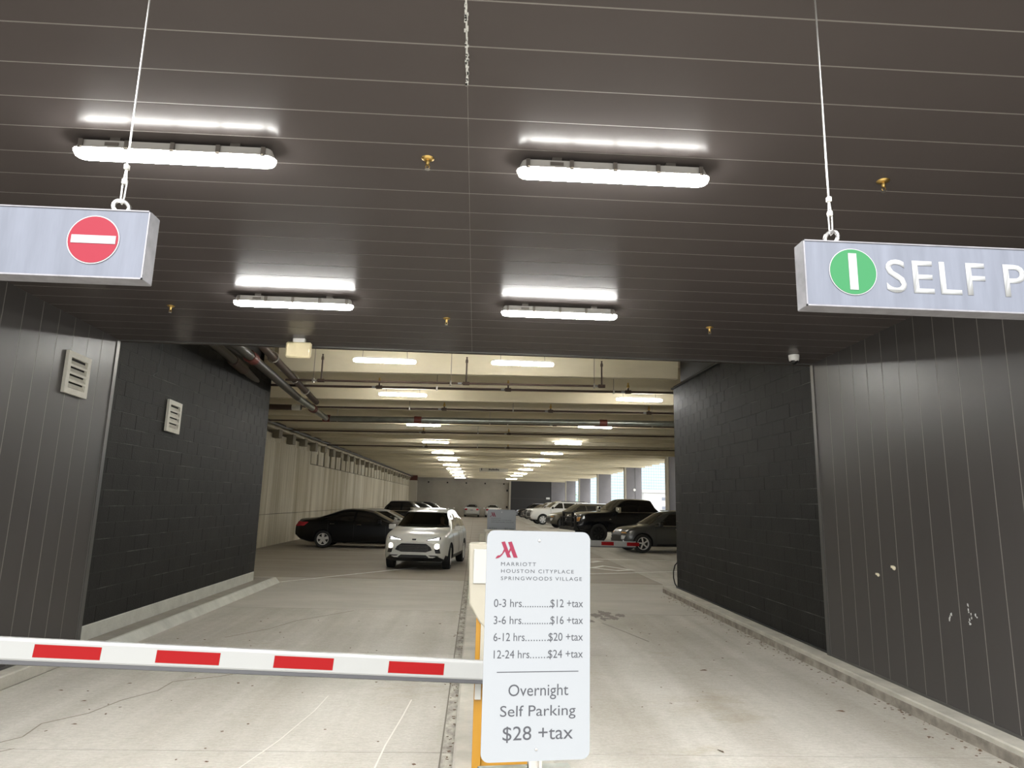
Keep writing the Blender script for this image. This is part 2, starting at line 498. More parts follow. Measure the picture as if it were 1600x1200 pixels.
# edge trim of the panelled ceiling, fascia above it, front fascia
struct(MB().box(-4.66, 4.46, YE - .02, YE + .06, ZC - .012, ZC + .05).box(-4.66, 4.46, YE + .02, YE + .10, ZC + .03, 6.2).build('trim_1', 'soffit_metal'))
struct(MB().box(-4.7, 4.5, YE - .035, YE - .02, ZC - .016, ZC + .006).build('trim_2', 'trim_metal'))
struct(MB().box(-4.9, 4.7, y0c - .35, y0c - .02, ZC - .05, 6.4).build('fascia_front', 'soffit_metal'))
# crusty white sealant along the ceiling seam
crust = MB()
for k in range(60):
    y = 2.50 + random.random() * .76
    crust.cbox((XS + random.uniform(-.006, .006), y, ZC - .002), random.uniform(.004, .012), random.uniform(.008, .03), .006)
crust.box(XS - .004, XS + .004, 2.50, 3.26, ZC - .003, ZC + .002)
c = crust.build('sealant', 'chip_white', ceil); c['kind'] = 'stuff'; c['label'] = 'crusty white sealant in the ceiling seam'

def panel_wall(name, x, seam0, nback, sgn):
    """vertical metal panels; sgn +1 when the panels face +x"""
    back = MB().box(*sorted((x - sgn * .15, x - sgn * .0009)), 1.0, YE, -.02, ZC + .15)
    root = back.build(name, 'joint_glint'); struct(root)
    g = .0042
    t = sorted((x, x - sgn * .013))
    seams = [seam0 + .302 * k for k in range(-60, 60)]
    seams = [q for q in seams if 1.1 < q < YE - .16] + [YE - .06]
    seams = [1.0] + seams
    for a, b in zip(seams[:-1], seams[1:]):
        m = MB(); bev = .0012
        f, bk = x, x - sgn * .0035
        poly = [(bk, a + g), (f - sgn * bev, a + g), (f, a + g + bev), (f, b - g - bev), (f - sgn * bev, b - g), (bk, b - g)]
        zb = S * b + .125
        m.prism(poly, 'z', zb, ZC - .001)
        m.build('panel', 'wall_metal', root)
    # end trim
    MB().box(*sorted((x - sgn * .10, x + sgn * .012)), YE - .056, YE + .02, S * YE + .125, ZC - .002).build('end_trim', 'trim_metal', root)
    MB().box(*sorted((x - sgn * .10, x + sgn * .006)), 1.0, YE, .13, .16).build('base_trim', 'trim_metal', root, shear=True)
    return root
wl = panel_wall('wall_left', -4.60, 7.098, 0, 1)
wr = panel_wall('wall_right', 4.40, 5.57, 0, -1)
for (y, z, r_) in ((7.75, 1.47, .020), (7.44, 1.56, .024)):
    m = MB().lathe([(.001, -r_ * .8), (r_ * .7, -r_ * .5), (r_, 0), (r_ * .6, r_ * .6), (.001, r_ * .8)], (0, 0, 0), 'x', 8)
    m.cbox((-.01, r_ * .6, r_ * .5), r_, r_, r_)
    tag(m.build('foam_blob', 'foam_cream', wr, (4.392, y, z), smooth=True), 'cream blob of hardened foam')
chips = MB()
for (y, z) in ((6.35, 1.25), (6.35, 1.17), (6.6, 1.21), (6.26, 1.23), (6.36, 1.29), (6.33, 1.21), (6.35, 1.13), (6.62, 1.16)):
    for k in range(3):
        chips.cbox((4.399, y + random.uniform(-.012, .012), z + random.uniform(-.02, .02)), .003, random.uniform(.004, .012), random.uniform(.006, .03))
cc = chips.build('paint_chips', 'chip_white', wr); cc['kind'] = 'stuff'

# ------------------------------------------------------------------ concrete block walls
def block_wall(name, x, y0, y1, z0, z1, sgn, off):
    root = MB().box(*sorted((x - sgn * .19, x - sgn * .003)), y0, y1, z0, z1).build(name, 'mortar', shear=True); struct(root)
    def bm_(w):
        g, h = .0045, .0012
        return MB().box(*sorted((-sgn * .02, 0)), h, w - h, g, .203 - g).mesh('block', 'block_paint', shear=True, bevel=.0015)
    full = bm_(.406); cache = {}
    cells = []
    z = z0; row = off
    while z < z1 - .05:
        y = y0 - (.203 if row % 2 else 0)
        while y < y1 - .02:
            a, b = max(y, y0), min(y + .406, y1)
            if b - a > .04: cells.append((a, b - a, z))
            y += .406
        z += .203; row += 1
    cells.sort(key=lambda q: (q[0] * 1.0 + max(0, q[2] - 2.6) * 3))
    rest = MB()
    for i, (y, w, z) in enumerate(cells):
        dx = random.uniform(-.0018, .0012) * 1.0
        if i < 300:
            key = round(w, 3)
            if key not in cache: cache[key] = full if abs(w - .406) < 1e-3 else bm_(w)
            link('block', cache[key], root, (x + dx, y, S * y + z))
        else:
            g = .005
            rest.box(*sorted((x - sgn * .02, x)), y + g, y + w - g, z + g, z + .203 - g)
    if rest.v:
        q = rest.build('blocks', 'block_paint', root, shear=True); q['kind'] = 'stuff'
    return root
bl = block_wall('wall_left', -4.66, 9.03, 15.85, .292, 4.56, 1, 0)
br = block_wall('wall_right', 4.45, 9.03, 15.82, .14, 4.53, -1, 1)
MB().box(4.40, 4.47, 9.05, 15.84, 4.53, 4.56).build('top_cap', 'car_black_trim', br, shear=True)
MB().box(4.425, 4.45, 9.05, 15.84, .135, .155).build('base_flashing', 'car_black_trim', br, shear=True)
# darker upper walls behind the block walls, and the returns beside the garage
struct(MB().box(4.62, 4.9, 9.0, 15.8, 4.3, 6.6).box(4.64, 12.8, 15.55, 15.8, -.1, 6.8).build('wall_right_return', 'dark_wall_paint', shear=True))
struct(MB().box(-5.2, -4.85, 9.0, 15.8, 4.3, 6.6).box(-8.0, -4.85, 15.55, 15.8, -.1, 6.8).build('wall_left_return', 'dark_wall_paint', shear=True))

# ------------------------------------------------------------------ garage deck (double-tee stems)
TX = .013
def tilt(x, y): return TX * x * max(0.0, min(1.0, (70 - y) / 50))
deck = MB()
def dquad(m, y0, y1, z0, z1, x0, x1):
    vs = []
    for x in (x0, x1):
        for y in (y0, y1):
            for z in (z0, z1):
                vs.append((x, y, z + tilt(x, y)))
    m.add(vs, [(0, 1, 3, 2), (4, 6, 7, 5), (0, 4, 5, 1), (2, 3, 7, 6), (0, 2, 6, 4), (1, 5, 7, 3)])
for k in range(12):
    dquad(deck, 9 + 8 * k, 17 + 8 * k, 5.22, 5.45, -8.4, 13)
gdeck = deck.build('ceiling', 'deck_concrete', shear=True); struct(gdeck)
stem_y = [14.95 + 2.1 * k for k in range(39)]
for k, y in enumerate(stem_y):
    m = MB()
    x0, x1 = (-4.30, 4.33) if k == 0 else (-7.95, 12.6)
    zb = 4.58
    vs = []
    for x in (x0, x1):
        t = tilt(x, y)
        vs += [(x, y, 5.3 + t), (x, y + .035, zb + t), (x, y + .20, zb + t), (x, y + .235, 5.3 + t)]
    m.add(vs, [(0, 1, 2, 3), (7, 6, 5, 4), (0, 4, 5, 1), (1, 5, 6, 2), (2, 6, 7, 3), (3, 7, 4, 0)])
    m.build('beam', 'deck_concrete', gdeck, shear=True)

# ------------------------------------------------------------------ garage walls
gl = MB().box(-8.15, -7.86, 15.8, 100, -.1, 3.92).box(-8.4, -8.15, 15.8, 100, -.1, 6.0).build('wall_left', 'joint_dark', shear=True); struct(gl)
yw = 15.8
widths = [3.1, 2.9, 3.0, 3.0]
i = 0
while yw < 84:
    w = widths[i % 4]; i += 1
    e = min(yw + w, 84)
    z_top = 3.94 if e < 36 else 3.38
    MB().box(-7.9, -7.80, yw + .012, e - .012, -.02, 1.18).build('panel', 'board_concrete', gl, shear=True)
    MB().box(-7.9, -7.80, yw + .012, e - .012, 1.20, z_top).build('panel', 'board_concrete', gl, shear=True)
    if z_top < 3.9:
        h = w / 2
        for q in (0, 1):
            MB().box(-8.0, -7.80, yw + q * h + .20, yw + (q + 1) * h - .20, 3.42, 4.36).build('panel', 'board_concrete', gl, shear=True)
    yw = e
MB().box(-8.1, -7.84, 15.8, 36.2, 3.95, 4.25).build('ledge_panel', 'board_concrete', gl, shear=True)
MB().box(-8.1, -7.62, 15.8, 84, 4.38, 4.56).build('ledge', 'deck_concrete', gl, shear=True)
MB().box(-8.1, -7.74, 15.8, 84, 4.56, 4.70).build('ledge', 'back_concrete', gl, shear=True)
for k, y in enumerate(stem_y):
    if k == 0 or y > 83.5: continue
    MB().box(-8.0, -7.58, y - .16, y + .30, 4.00 if k % 2 else 4.08, 4.40).build('corbel', 'corbel_concrete', gl, shear=True)
struct(MB().box(-8.2, -6.9, 84, 84.6, -.1, 4.05).build('column_left', 'pale_strip', shear=True))
struct(MB().box(-8.2, -6.9, 83.95, 84.6, 4.05, 4.75).build('trim_3', 'rust_patch', shear=True))
bw = MB().box(-8.2, 4.1, 90, 90.4, -.1, 6).build('wall_back', 'back_concrete', shear=True); struct(bw)
for k in range(5):
    MB().box(-6.05 + 2.36 * k, -5.88 + 2.36 * k, 89.85, 90, 3.95, 4.12).build('bracket', 'dark_void', bw, shear=True)
for z in (3.1, 1.05):
    MB().box(3.82, 4.0, 89.85, 90, z, z + .25).build('bracket', 'dark_void', bw, shear=True)
MB().box(-8.2, 4.1, 89.7, 90, 4.18, 4.62).build('lintel', 'back_concrete', bw, shear=True)
struct(MB().box(4.12, 4.36, 89.6, 90, -.1, 4.4).build('trim_4', 'pale_strip', shear=True))
dw = MB().box(4.36, 12.4, 98, 98.4, -.1, 6).build('wall_back', 'dark_wall_paint', shear=True); struct(dw)
MB().box(4.4, 10.9, 97.96, 98, 2.28, 2.33).build('seam_trim', 'trim_metal', dw, shear=True)
MB().box(10.3, 12.4, 97.9, 98, -.1, 4.8).build('wing_panel', 'column_paint', dw, shear=True)
MB().box(9.6, 10.1, 97.8, 98, 2.3, 2.55).build('wall_lamp', 'camera_white', dw, shear=True)

for k, y in enumerate((42.0, 54.1, 66.5, 78.6, 90.4)):
    q = MB().box(11.45, 12.62, y, y + .55, -.05, 5.3).build('column_right', 'column_paint', shear=True); struct(q)
    MB().box(11.33, 11.45, y + .02, y + .5, -.05, 5.2).build('column_lit_side', 'pale_strip', q, shear=True)  # pale slab paints the lit side of the column
    if k == 1:
        MB().box(12.1, 12.14, y - .02, y, 0, 5.2).build('downpipe', 'trim_metal', q, shear=True)
        MB().lathe([(.10, 0), (.10, .1)], (12.05, y - .05, S * y + 3.0), 'y', 8).build('junction_box', 'camera_white', q)
struct(MB().box(12.3, 12.7, 15.8, 98, 4.86, 5.5).box(12.3, 12.6, 15.8, 41, -.1, 4.86).build('wall_right', 'deck_concrete', shear=True))

# ------------------------------------------------------------------ outside beyond the openings
tw = thing('office_tower', 'pale blue glass office tower with a fine curtain wall grid beyond the openings', 'building', (22, 260, S * 200))
MB().box(0, 100, .4, 40, -8, 60).build('body', 'far_white', tw)
MB().box(0, 100, .15, .4, -8, 60).build('curtain_wall', 'curtain_glass', tw)
mu = MB()
for k in range(0, 112): mu.box(.9 * k - .05, .9 * k + .05, 0, .15, -8, 60)
for k in range(0, 64): mu.box(0, 100, .02, .15, -8 + 1.05 * k - (.09 if k % 3 == 0 else .045), -8 + 1.05 * k + (.09 if k % 3 == 0 else .045))
mu.build('mullions', 'mullion_metal', tw)['kind'] = 'stuff'
lb = thing('low_building', 'low white building with dark strip windows standing before the glass tower', 'building', (30.2, 128, S * 128))
MB().box(0, 16, 0, 10, -2, 4.1).build('wall', 'far_white', lb)
MB().box(-.25, 16.3, -.25, 10.2, 4.1, 4.6).build('roof', 'far_white', lb)
for z in (1.15, 2.75):
    f = MB().box(3.3, 9, -.06, .05, z, z + .55).build('window', 'far_window', lb)
tr = thing('tree', 'small green tree outside the farthest garage opening', 'tree', (17.6, 132, S * 132))
MB().tube([(0, 0, -.5), (.1, 0, 1.2), (0, .1, 2.4)], [.16, .12, .07], 7).build('trunk', 'bark', tr)
lf = MB()
rnd = random.Random(3)
for k in range(420):
    a = rnd.uniform(0, 2 * PI); h = rnd.uniform(.6, 4.6); rr = (1.5 - abs(h - 2.4) * .45) * math.sqrt(rnd.random())
    c = Vector((math.cos(a) * rr, math.sin(a) * rr, h)); e = Matrix.Rotation(rnd.uniform(0, 6), 3, 'Z') @ Matrix.Rotation(rnd.uniform(-1, 1), 3, 'X')
    q = [c + e @ Vector(p) for p in ((-.2, 0, 0), (0, -.1, .04), (.2, 0, 0), (0, .1, .04))]
    lf.add(q, [(0, 1, 2, 3)])
lf.build('foliage', 'foliage', tr)['kind'] = 'stuff'

# ------------------------------------------------------------------ LED strip lights
def strip_light(name, label, group, detail, L=1.185, wrap=False):
    t = thing(name, label, 'light', (0, 0, 0), 0, group)
    n = 10
    def outline(hl, hw):
        pts = []
        for k in range(7):
            a = -PI / 2 + PI * k / 6; pts.append((hl - hw + hw * math.cos(a), hw * math.sin(a)))
        for k in range(7):
            a = PI / 2 + PI * k / 6; pts.append((-hl + hw + hw * math.cos(a), hw * math.sin(a)))
        return pts
    def stack(levels):
        m = MB(); N = 14; vs = []
        for (hl, hw, z) in levels: vs += [(p[0], p[1], z) for p in outline(hl, hw)]
        fs = [tuple(range(N)), tuple(range((len(levels) - 1) * N, len(levels) * N))]
        for i in range(len(levels) - 1):
            for k in range(N): fs.append((i * N + k, i * N + (k + 1) % N, (i + 1) * N + (k + 1) % N, (i + 1) * N + k))
        return m.add(vs, fs)
    h = L / 2
    if wrap:
        stack([(h - .03, .034, .094), (h - .014, .040, .066), (h - .010, .044, .060)]).build('housing', 'fixture_grey', t, smooth=True)
        stack([(h - .004, .060, .046), (h, .062, .030), (h - .012, .054, .008), (h - .03, .038, 0)]).build('lens', 'led', t, smooth=True)
        return t
    stack([(h - .03, .038, .094), (h - .012, .052, .05), (h - .006, .058, .040), (h + .002, .066, .038), (h + .002, .066, .034), (h - .006, .058, .033)]).build('housing', 'fixture_grey', t, smooth=True)
    stack([(h - .004, .059, .035), (h - .003, .060, .026), (h - .012, .054, .008), (h - .03, .038, 0)]).build('lens', 'led', t, smooth=True)
    if detail:
        for k in range(5):
            x = -h + .065 + k * (L - .13) / 4
            MB().box(x - .012, x + .012, -.066, -.052, .026, .085).build('latch', 'clip_steel', t); MB().box(x - .012, x + .012, .052, .066, .026, .085).build('latch', 'clip_steel', t)
        for x in (-.35, .35):
            MB().box(x - .03, x + .03, -.03, .03, .09, .118).build('bracket', 'clip_steel', t)
        MB().box(-h + .20, -h + .28, -.0565, -.054, .052, .074).build('rating_label', 'clip_steel', t)
    return t
proto = strip_light('strip_light', '', 'strip lights under the panelled ceiling', True)
sof = [(-1.855, 3.99, 'bright strip light on the panelled ceiling behind the left sign cable'),
       (.775, 3.975, 'bright strip light on the panelled ceiling between the centre seam and the right sign cable'),
       (-1.875, 6.89, 'strip light on the panelled ceiling above the cream box, left of the seam'),
       (.785, 6.89, 'strip light on the panelled ceiling nearest the garage, right of the seam')]
for i, (x, y, lab) in enumerate(sof):
    o = proto if i == 0 else copy_tree(proto)
    o.location = (x, y, ZC - .118); o['label'] = lab
gp = None
ordw = ['first', 'second', 'third', 'fourth', 'fifth', 'sixth', 'seventh', 'eighth', 'ninth', 'tenth', 'eleventh']
def hung(x, y, dz, lab, group, dtl):
    global gp
    if gp is None:
        gp = strip_light('strip_light', '', 'strip lights hung in the garage', False, wrap=True)
        for q in (-.42, .42):
            MB().tube([(q, 0, .09), (q * .96, 0, .40)], .006, 5).build('hanger', 'clip_steel', gp)
        o = gp
    else: o = copy_tree(gp)
    o.location = (x, y, fz(y, dz)); o['label'] = lab; o['group'] = group
hung(-1.80, 13.15, 4.42, 'hanging strip light before the first concrete beam, left of the two', 'strip lights hung before the first beam', True)
hung(.80, 13.05, 4.44, 'hanging strip light before the first concrete beam, right of the two', 'strip lights hung before the first beam', True)
for i, y in enumerate((17.5, 24.7, 32.1, 39.3, 46.3, 53.1, 59.2, 67.2, 75, 83.6)):
    hung(-1.9, y, 4.42, f'{ordw[i]} strip light back in the left row under the garage deck', 'left row of garage strip lights', False)
for i, y in enumerate((17.6, 24.4, 31.7, 38.6, 45.6, 52.1, 59.1, 66, 72.3, 82.8)):
    hung(4.07, y, 4.50 - (.06 if y > 60 else 0), f'{ordw[i]} strip light back in the right row under the garage deck', 'right row of garage strip lights', False)

# ------------------------------------------------------------------ sprinkler heads, cream box, dome camera
def sprinkler(x, y, lab, first=[None]):
    if first[0] is None:
        t = thing('sprinkler_head', lab, 'sprinkler', (x, y, ZC), 0, 'sprinkler heads in the panelled ceiling')
        MB().lathe([(.040, .0), (.038, -.004), (.026, -.012), (.014, -.014)], n=18).build('escutcheon', 'brass', t, smooth=True)
        MB().lathe([(.013, -.012), (.013, -.034), (.010, -.040), (.010, -.046)], n=12).build('body', 'brass', t, smooth=True)
        MB().tube([(-.009, 0, -.044), (-.013, 0, -.056), (-.004, 0, -.070)], .0022, 6).tube([(.009, 0, -.044), (.013, 0, -.056), (.004, 0, -.070)], .0022, 6).build('yoke', 'brass', t)
        MB().lathe([(.003, -.066), (.016, -.072), (.016, -.074), (.001, -.075)], n=12).build('deflector', 'steel', t)
        first[0] = t
    else:
        t = copy_tree(first[0]); t.location = (x, y, ZC); t['label'] = lab
sprinkler(-.363, 4.03, 'brass sprinkler head beside the ceiling seam, between the two front strip lights')
sprinkler(2.513, 4.04, 'brass sprinkler head on the ceiling right of the right sign cable')
sprinkler(-3.297, 7.40, 'brass sprinkler head on the ceiling left of the rear strip light, above the left vents')
sprinkler(-.382, 7.48, 'brass sprinkler head beside the ceiling seam, between the two rear strip lights')
sprinkler(2.516, 7.45, 'brass sprinkler head on the ceiling near the dome camera')
cb = thing('exit_light', 'cream rounded box hung under the back edge of the panelled ceiling', 'box', (-2.235, 8.60, ZC))
MB().box(-.155, .155, -.03, .03, -.245, -.045).build('body', 'cream_plastic', cb, bevel=.02, smooth=True)
MB().box(-.075, .075, -.028, .028, -.05, -.0).build('canopy', 'camera_white', cb, bevel=.006)
dc = thing('security_camera', 'white dome security camera on the ceiling beside the right block wall', 'camera', (3.96, 8.55, ZC))
MB().lathe([(.066, 0), (.066, -.02), (.060, -.065), (.052, -.075)], n=20).build('housing', 'camera_white', dc, smooth=True)
MB().lathe([(.048, -.07), (.046, -.085), (.034, -.105), (.016, -.116), (.001, -.118)], n=20).build('dome', 'camera_black', dc, smooth=True)
MB().box(-.012, .012, -.056, -.046, -.084, -.066).build('latch', 'camera_white', dc)

# ------------------------------------------------------------------ wall vents
def vent(x, yc, zc, w, h, lab):
    t = thing('wall_vent', lab, 'vent', (x, yc, zc), 0, 'louvred vents on the left wall')
    b = .065
    m = MB()
    m.box(-.02, .016, -w / 2, -w / 2 + b, -h / 2, h / 2).box(-.02, .016, w / 2 - b, w / 2, -h / 2, h / 2)
    m.box(-.02, .016, -w / 2 + b, w / 2 - b, h / 2 - b, h / 2).box(-.02, .016, -w / 2 + b, w / 2 - b, -h / 2, -h / 2 + b)
    m.build('frame', 'vent_paint', t)
    MB().box(-.028, -.018, -w / 2 + .02, w / 2 - .02, -h / 2 + .02, h / 2 - .02).build('backing', 'dark_void', t)
    n = 4; ih = h - 2 * b
    for k in range(n):
        z = -h / 2 + b + ih * (k + .5) / n
        ro = Matrix.Rotation(math.radians(58), 3, 'Y')
        MB().cbox((-.003, 0, z - .012), .062, w - 2 * b, .006, ro).build('slat', 'vent_paint', t)
        if k: MB().box(.002, .014, -w / 2 + b, w / 2 - b, z - ih / n / 2 - .013, z - ih / n / 2 + .013).build('bar', 'vent_paint', t)
    return t
vent(-4.575, 8.14, 3.463, .47, .475, 'square louvred vent on the left metal panel wall')
vent(-4.635, 10.95, 3.40, .47, .475, 'louvred vent on the left block wall')
tag(MB().tube([(-4.615, 10.22, 4.70), (-4.618, 10.24, 4.38), (-4.62, 10.25, 4.12), (-4.63, 10.21, 3.93), (-4.64, 10.11, 3.86)], .005, 6).build('wire', 'rubber_grey'),
    'thin grey wire dangling down the left block wall above the vent', 'wire')

# ------------------------------------------------------------------ hanging signs
KS = .90
def hang_sign(name, label, x0, x1, ring_xs):
    t = thing(name, label, 'sign', ((x0 + x1) / 2, 2.70, 2.805))
    hw = (x1 - x0) / 2; H = .285
    MB().box(-hw + .004, hw - .004, 0, .006, .006, H - .006).build('face', 'sign_grey', t)
    m = MB().box(-hw, hw, .003, .085, 0, H)
    m.build('case', 'sign_edge', t, bevel=.003)
    e = MB()
    e.box(-hw, hw, -.003, .004, 0, .006).box(-hw, hw, -.003, .004, H - .005, H).box(-hw, -hw + .005, -.003, .004, 0, H).box(hw - .005, hw, -.003, .004, 0, H)
    e.build('face_edge', 'sign_edge', t)
    for rx in ring_xs:
        cx = rx - (x0 + x1) / 2
        tilt_ = .45 if rx < 0 else -.95
        pts = []
        for k in range(18):
            a = 2 * PI * k / 18
            q = Vector((math.cos(a) * .028, 0, math.sin(a) * .028)); q = Matrix.Rotation(tilt_, 3, 'Z') @ q
            pts.append(q + Vector((cx, .042, H + .030)))
        MB().tube(pts, .0085, 8, closed=True).tube([(cx, .042, H - .01), (cx, .042, H + .008)], .011, 8).build('eye_bolt', 'steel', t, smooth=True)
        zt = (ZC - HC - KS * (2.805 - HC)) / KS
        top = H + .055
        cab = MB().tube([(cx, .042, top + .15), (cx + (-.004 if rx < 0 else .0), .042, zt)], .0038, 7)
        cab.tube([(cx, .042, top + .16), (cx + .009, .042, top + .07), (cx + .006, .042, H + .05), (cx, .046, H + .044), (cx - .006, .042, H + .05), (cx - .007, .042, top + .07), (cx, .042, top + .16)], .0032, 6)
        cab.build('cable', 'cable_steel', t)
        for z in (top + .085, top + .15):
            MB().box(cx - .009, cx + .010, .032, .052, z - .012, z + .012).build('ferrule', 'cable_steel', t, bevel=.003)
    return t, (x0 + x1) / 2
LS, lc = hang_sign('hanging_sign', 'grey hanging sign with a red no entry disc', -2.75, -1.325, (-1.465, -2.58))
zz = 2.805
def disc(t, cx, cz, rad, m, nm):
    MB().lathe([(rad, -.0012), (rad, -.003)], (cx, 0, cz), 'y', 40).build(nm, m, t)
disc(LS, -1.530 - lc, 2.960 - zz, .1005, 'letter_white', 'symbol_border')
MB().lathe([(.096, -.003), (.096, -.0042)], (-1.530 - lc, 0, 2.960 - zz), 'y', 40).build('symbol_disc', 'stop_red', LS)
MB().box(-1.613 - lc, -1.443 - lc, -.006, -.0042, 2.944 - zz, 2.977 - zz).build('symbol_bar', 'letter_white', LS)
RS, rc = hang_sign('hanging_sign', 'grey hanging sign reading SELF PARKING with a green disc', 1.316, 3.36, (1.46, 3.2))
disc(RS, 1.518 - rc, 2.957 - zz, .1005, 'letter_white', 'symbol_border')
MB().lathe([(.097, -.003), (.097, -.0042)], (1.518 - rc, 0, 2.957 - zz), 'y', 40).build('symbol_disc', 'go_green', RS)
MB().box(1.500 - rc, 1.535 - rc, -.006, -.0042, 2.879 - zz, 3.036 - zz).build('symbol_bar', 'letter_white', RS)
text('SELF', 'lettering', 'letter_white', RS, 1.657 - rc, 2.080 - rc, 2.878 - zz, .141, -.001, 1.08, .0006, .007)
text('PARKING', 'lettering', 'letter_white', RS, 2.160 - rc, 3.08 - rc, 2.878 - zz, .141, -.001, 1.08, .0006, .007)

for t_ in (LS, RS):
    t_.location = Vector((0, 0, HC)) + KS * (Vector(t_.location) - Vector((0, 0, HC))); t_.scale = (KS, KS, KS)
# ------------------------------------------------------------------ price signs
RATES = [('0-3 hrs', '$12 +tax', 1.5583, -.1945, -.073, .054), ('3-6 hrs', '$16 +tax', 1.4886, -.1935, -.0733, .0548),
         ('6-12 hrs', '$20 +tax', 1.4197, -.1925, -.0577, .0468), ('12-24 hrs', '$24 +tax', 1.3500, -.1895, -.0358, .0455)]
def price_sign(label, loc, rz, post):
    t = thing('price_sign', label, 'sign', loc, rz, None)
    zt = loc[2]
    def Z(z): return z - zt
    hw, z0, z1, rr = .2325, .945, 1.879, .035
    pts = []
    for cx, cz, a0 in ((hw - rr, Z(z1) - rr, 0), (-hw + rr, Z(z1) - rr, 1), (-hw + rr, Z(z0) + rr, 2), (hw - rr, Z(z0) + rr, 3)):
        for k in range(7):
            a = (a0 + k / 6) * PI / 2; pts.append((cx + rr * math.cos(a), cz + rr * math.sin(a)))
    MB().prism(pts, 'y', 0, .004).build('plate', 'sign_white', t)
    for z in (1.839, .991):
        MB().lathe([(.006, -.001), (.005, -.004), (.001, -.005)], (0, 0, Z(z)), 'y', 10).build('bolt', 'steel', t)
    Y = -.0004
    lx = lambda px, py: (-.1528 + (px - 789.3) * .00292, Z(1.8331 - (py - 845.6) * .00268))
    def zp(a, b): return lx(700 + a / 6.154, 780 + b / 6.154)
    lm = MB()
    lm.prism([zp(*q) for q in ((515, 413), (548, 405), (608, 561), (573, 561))], 'y', Y, Y - .0008)
    lm.prism([zp(*q) for q in ((577, 413), (612, 405), (670, 562), (632, 562))], 'y', Y, Y - .0008)
    lm.prism([zp(*q) for q in ((541, 481), (549, 502), (528, 534), (513, 552), (494, 566), (465, 574), (472, 556), (486, 543), (505, 540), (524, 522))], 'y', Y, Y - .0008)
    lm.prism([zp(*q) for q in ((598, 468), (606, 490), (592, 520), (585, 500))], 'y', Y, Y - .0008)
    lm.build('emblem', 'logo_red', t)
    text('MARRIOTT', 'lettering', 'sign_ink', t, -.168, -.013, Z(1.7295), .0155, Y, 1.25)
    text('HOUSTON CITYPLACE', 'lettering', 'sign_ink', t, -.167, .1574, Z(1.7003), .0150, Y, 1.25)
    text('SPRINGWOODS VILLAGE', 'lettering', 'sign_ink', t, -.1675, .1946, Z(1.6698), .0152, Y, 1.25)
    for a, b, z, xa, xb, xc in RATES:
        text(a, 'lettering', 'sign_ink', t, xa, xb, Z(z), .033, Y, 1.0)
        text(b, 'lettering', 'sign_ink', t, xc, .2005, Z(z), .033, Y, 1.0)
        dm = MB(); n = max(6, int((xc - xb) / .0105)); 
        for k in range(n):
            x = xb + .006 + (xc - xb - .009) * k / (n - 1)
            dm.lathe([(.0026, Y), (.0026, Y - .0008)], (x, 0, Z(z) + .002), 'y', 8)
        dm.build('dotted_leader', 'sign_ink', t)
    MB().box(-.1744, .181, Y - .0008, Y, Z(1.2937), Z(1.2965)).build('rule', 'sign_ink', t)
    text('Overnight', 'lettering', 'sign_ink', t, -.1228, .1371, Z(1.1998), .0465, Y)
    text('Self Parking', 'lettering', 'sign_ink', t, -.156, .1693, Z(1.1202), .0425, Y)
    text('$28 +tax', 'lettering', 'sign_ink', t, -.143, .158, Z(1.0277), .054, Y)
    pm = MB().box(-.028, -.016, .006, .03, 0, Z(1.80)).box(.016, .028, .006, .03, 0, Z(1.80)).box(-.028, .028, .03, .038, 0, Z(1.80))
    pm.box(-.018, .018, .0045, .0065, Z(1.80), Z(1.85)).box(-.018, .018, .0045, .038, Z(1.78), Z(1.80))
    pm.build('post', post, t)
    return t
price_sign('large white parking rate sign in front, nearest the camera', (.285, 3.183, fz(3.183, .13)), math.radians(8.1), 'steel')
o2 = price_sign('far white parking rate sign behind the front one', (.43, 11.7, fz(11.7, .13)), math.radians(2), 'steel')
for ch in o2.children: ch.location.z += .0
# the far sign carries the same plate at its own height
dzf = (fz(11.7) + 1.765) - 1.879
for ch in o2.children:
    if ch.name.split('.')[0] != 'post': ch.location.z = dzf
    else: ch.scale.z = (Vector((0, 0, 1.80 - o2.location.z + dzf)).z) / (1.80 - o2.location.z)
# brushed pedestal under the near sign
pd = thing('sign_pedestal', 'brushed silver pedestal directly below the nearest rate sign', 'pedestal', (.285, 3.183, fz(3.183, .13)), math.radians(8.1))
MB().box(-.225, -.006, .045, .13, 0, .66).build('panel', 'galvanised', pd, bevel=.004)
MB().box(.020, .175, .045, .13, 0, .66).build('panel', 'galvanised', pd, bevel=.004)
MB().box(-.006, .020, .07, .12, 0, .655).build('channel', 'rubber_grey', pd)

# ------------------------------------------------------------------ barriers
A, B = Vector((-2.95, 4.113, 1.271 - .062)), Vector((.16, 4.818, 1.047 - .062))
ax = (B - A); La = ax.length
rzA = math.atan2(ax.y, ax.x); pit = math.asin(ax.z / La)
arm = thing('boom_gate', 'white barrier arm with red strips lowered across the left lane', 'barrier', A)
arm.rotation_euler = (Matrix.Rotation(rzA, 4, 'Z') @ Matrix.Rotation(-pit, 4, 'Y')).to_euler()
MB().prism([(-.020, -.055), (.020, -.055), (.026, -.045), (.026, .045), (.018, .060), (-.018, .060), (-.026, .045), (-.026, -.045)], 'x', 0, La).build('beam', 'arm_white', arm, smooth=False)
MB().prism([(-.022, -.075), (-.012, -.080), (.012, -.080), (.022, -.075), (.022, -.056), (-.022, -.056)], 'x', 0, La).build('rubber_edge', 'rubber_grey', arm)
for a, b in ((-2.39, -2.065), (-1.788, -1.456), (-1.163, -.829), (-.506, -.169)):
    xa, xb = [(q - A.x) / math.cos(rzA) / math.cos(pit) for q in (a, b)]
    MB().box(xa, xb, -.0275, -.026, -.034, .034).build('reflector', 'tape_red', arm)
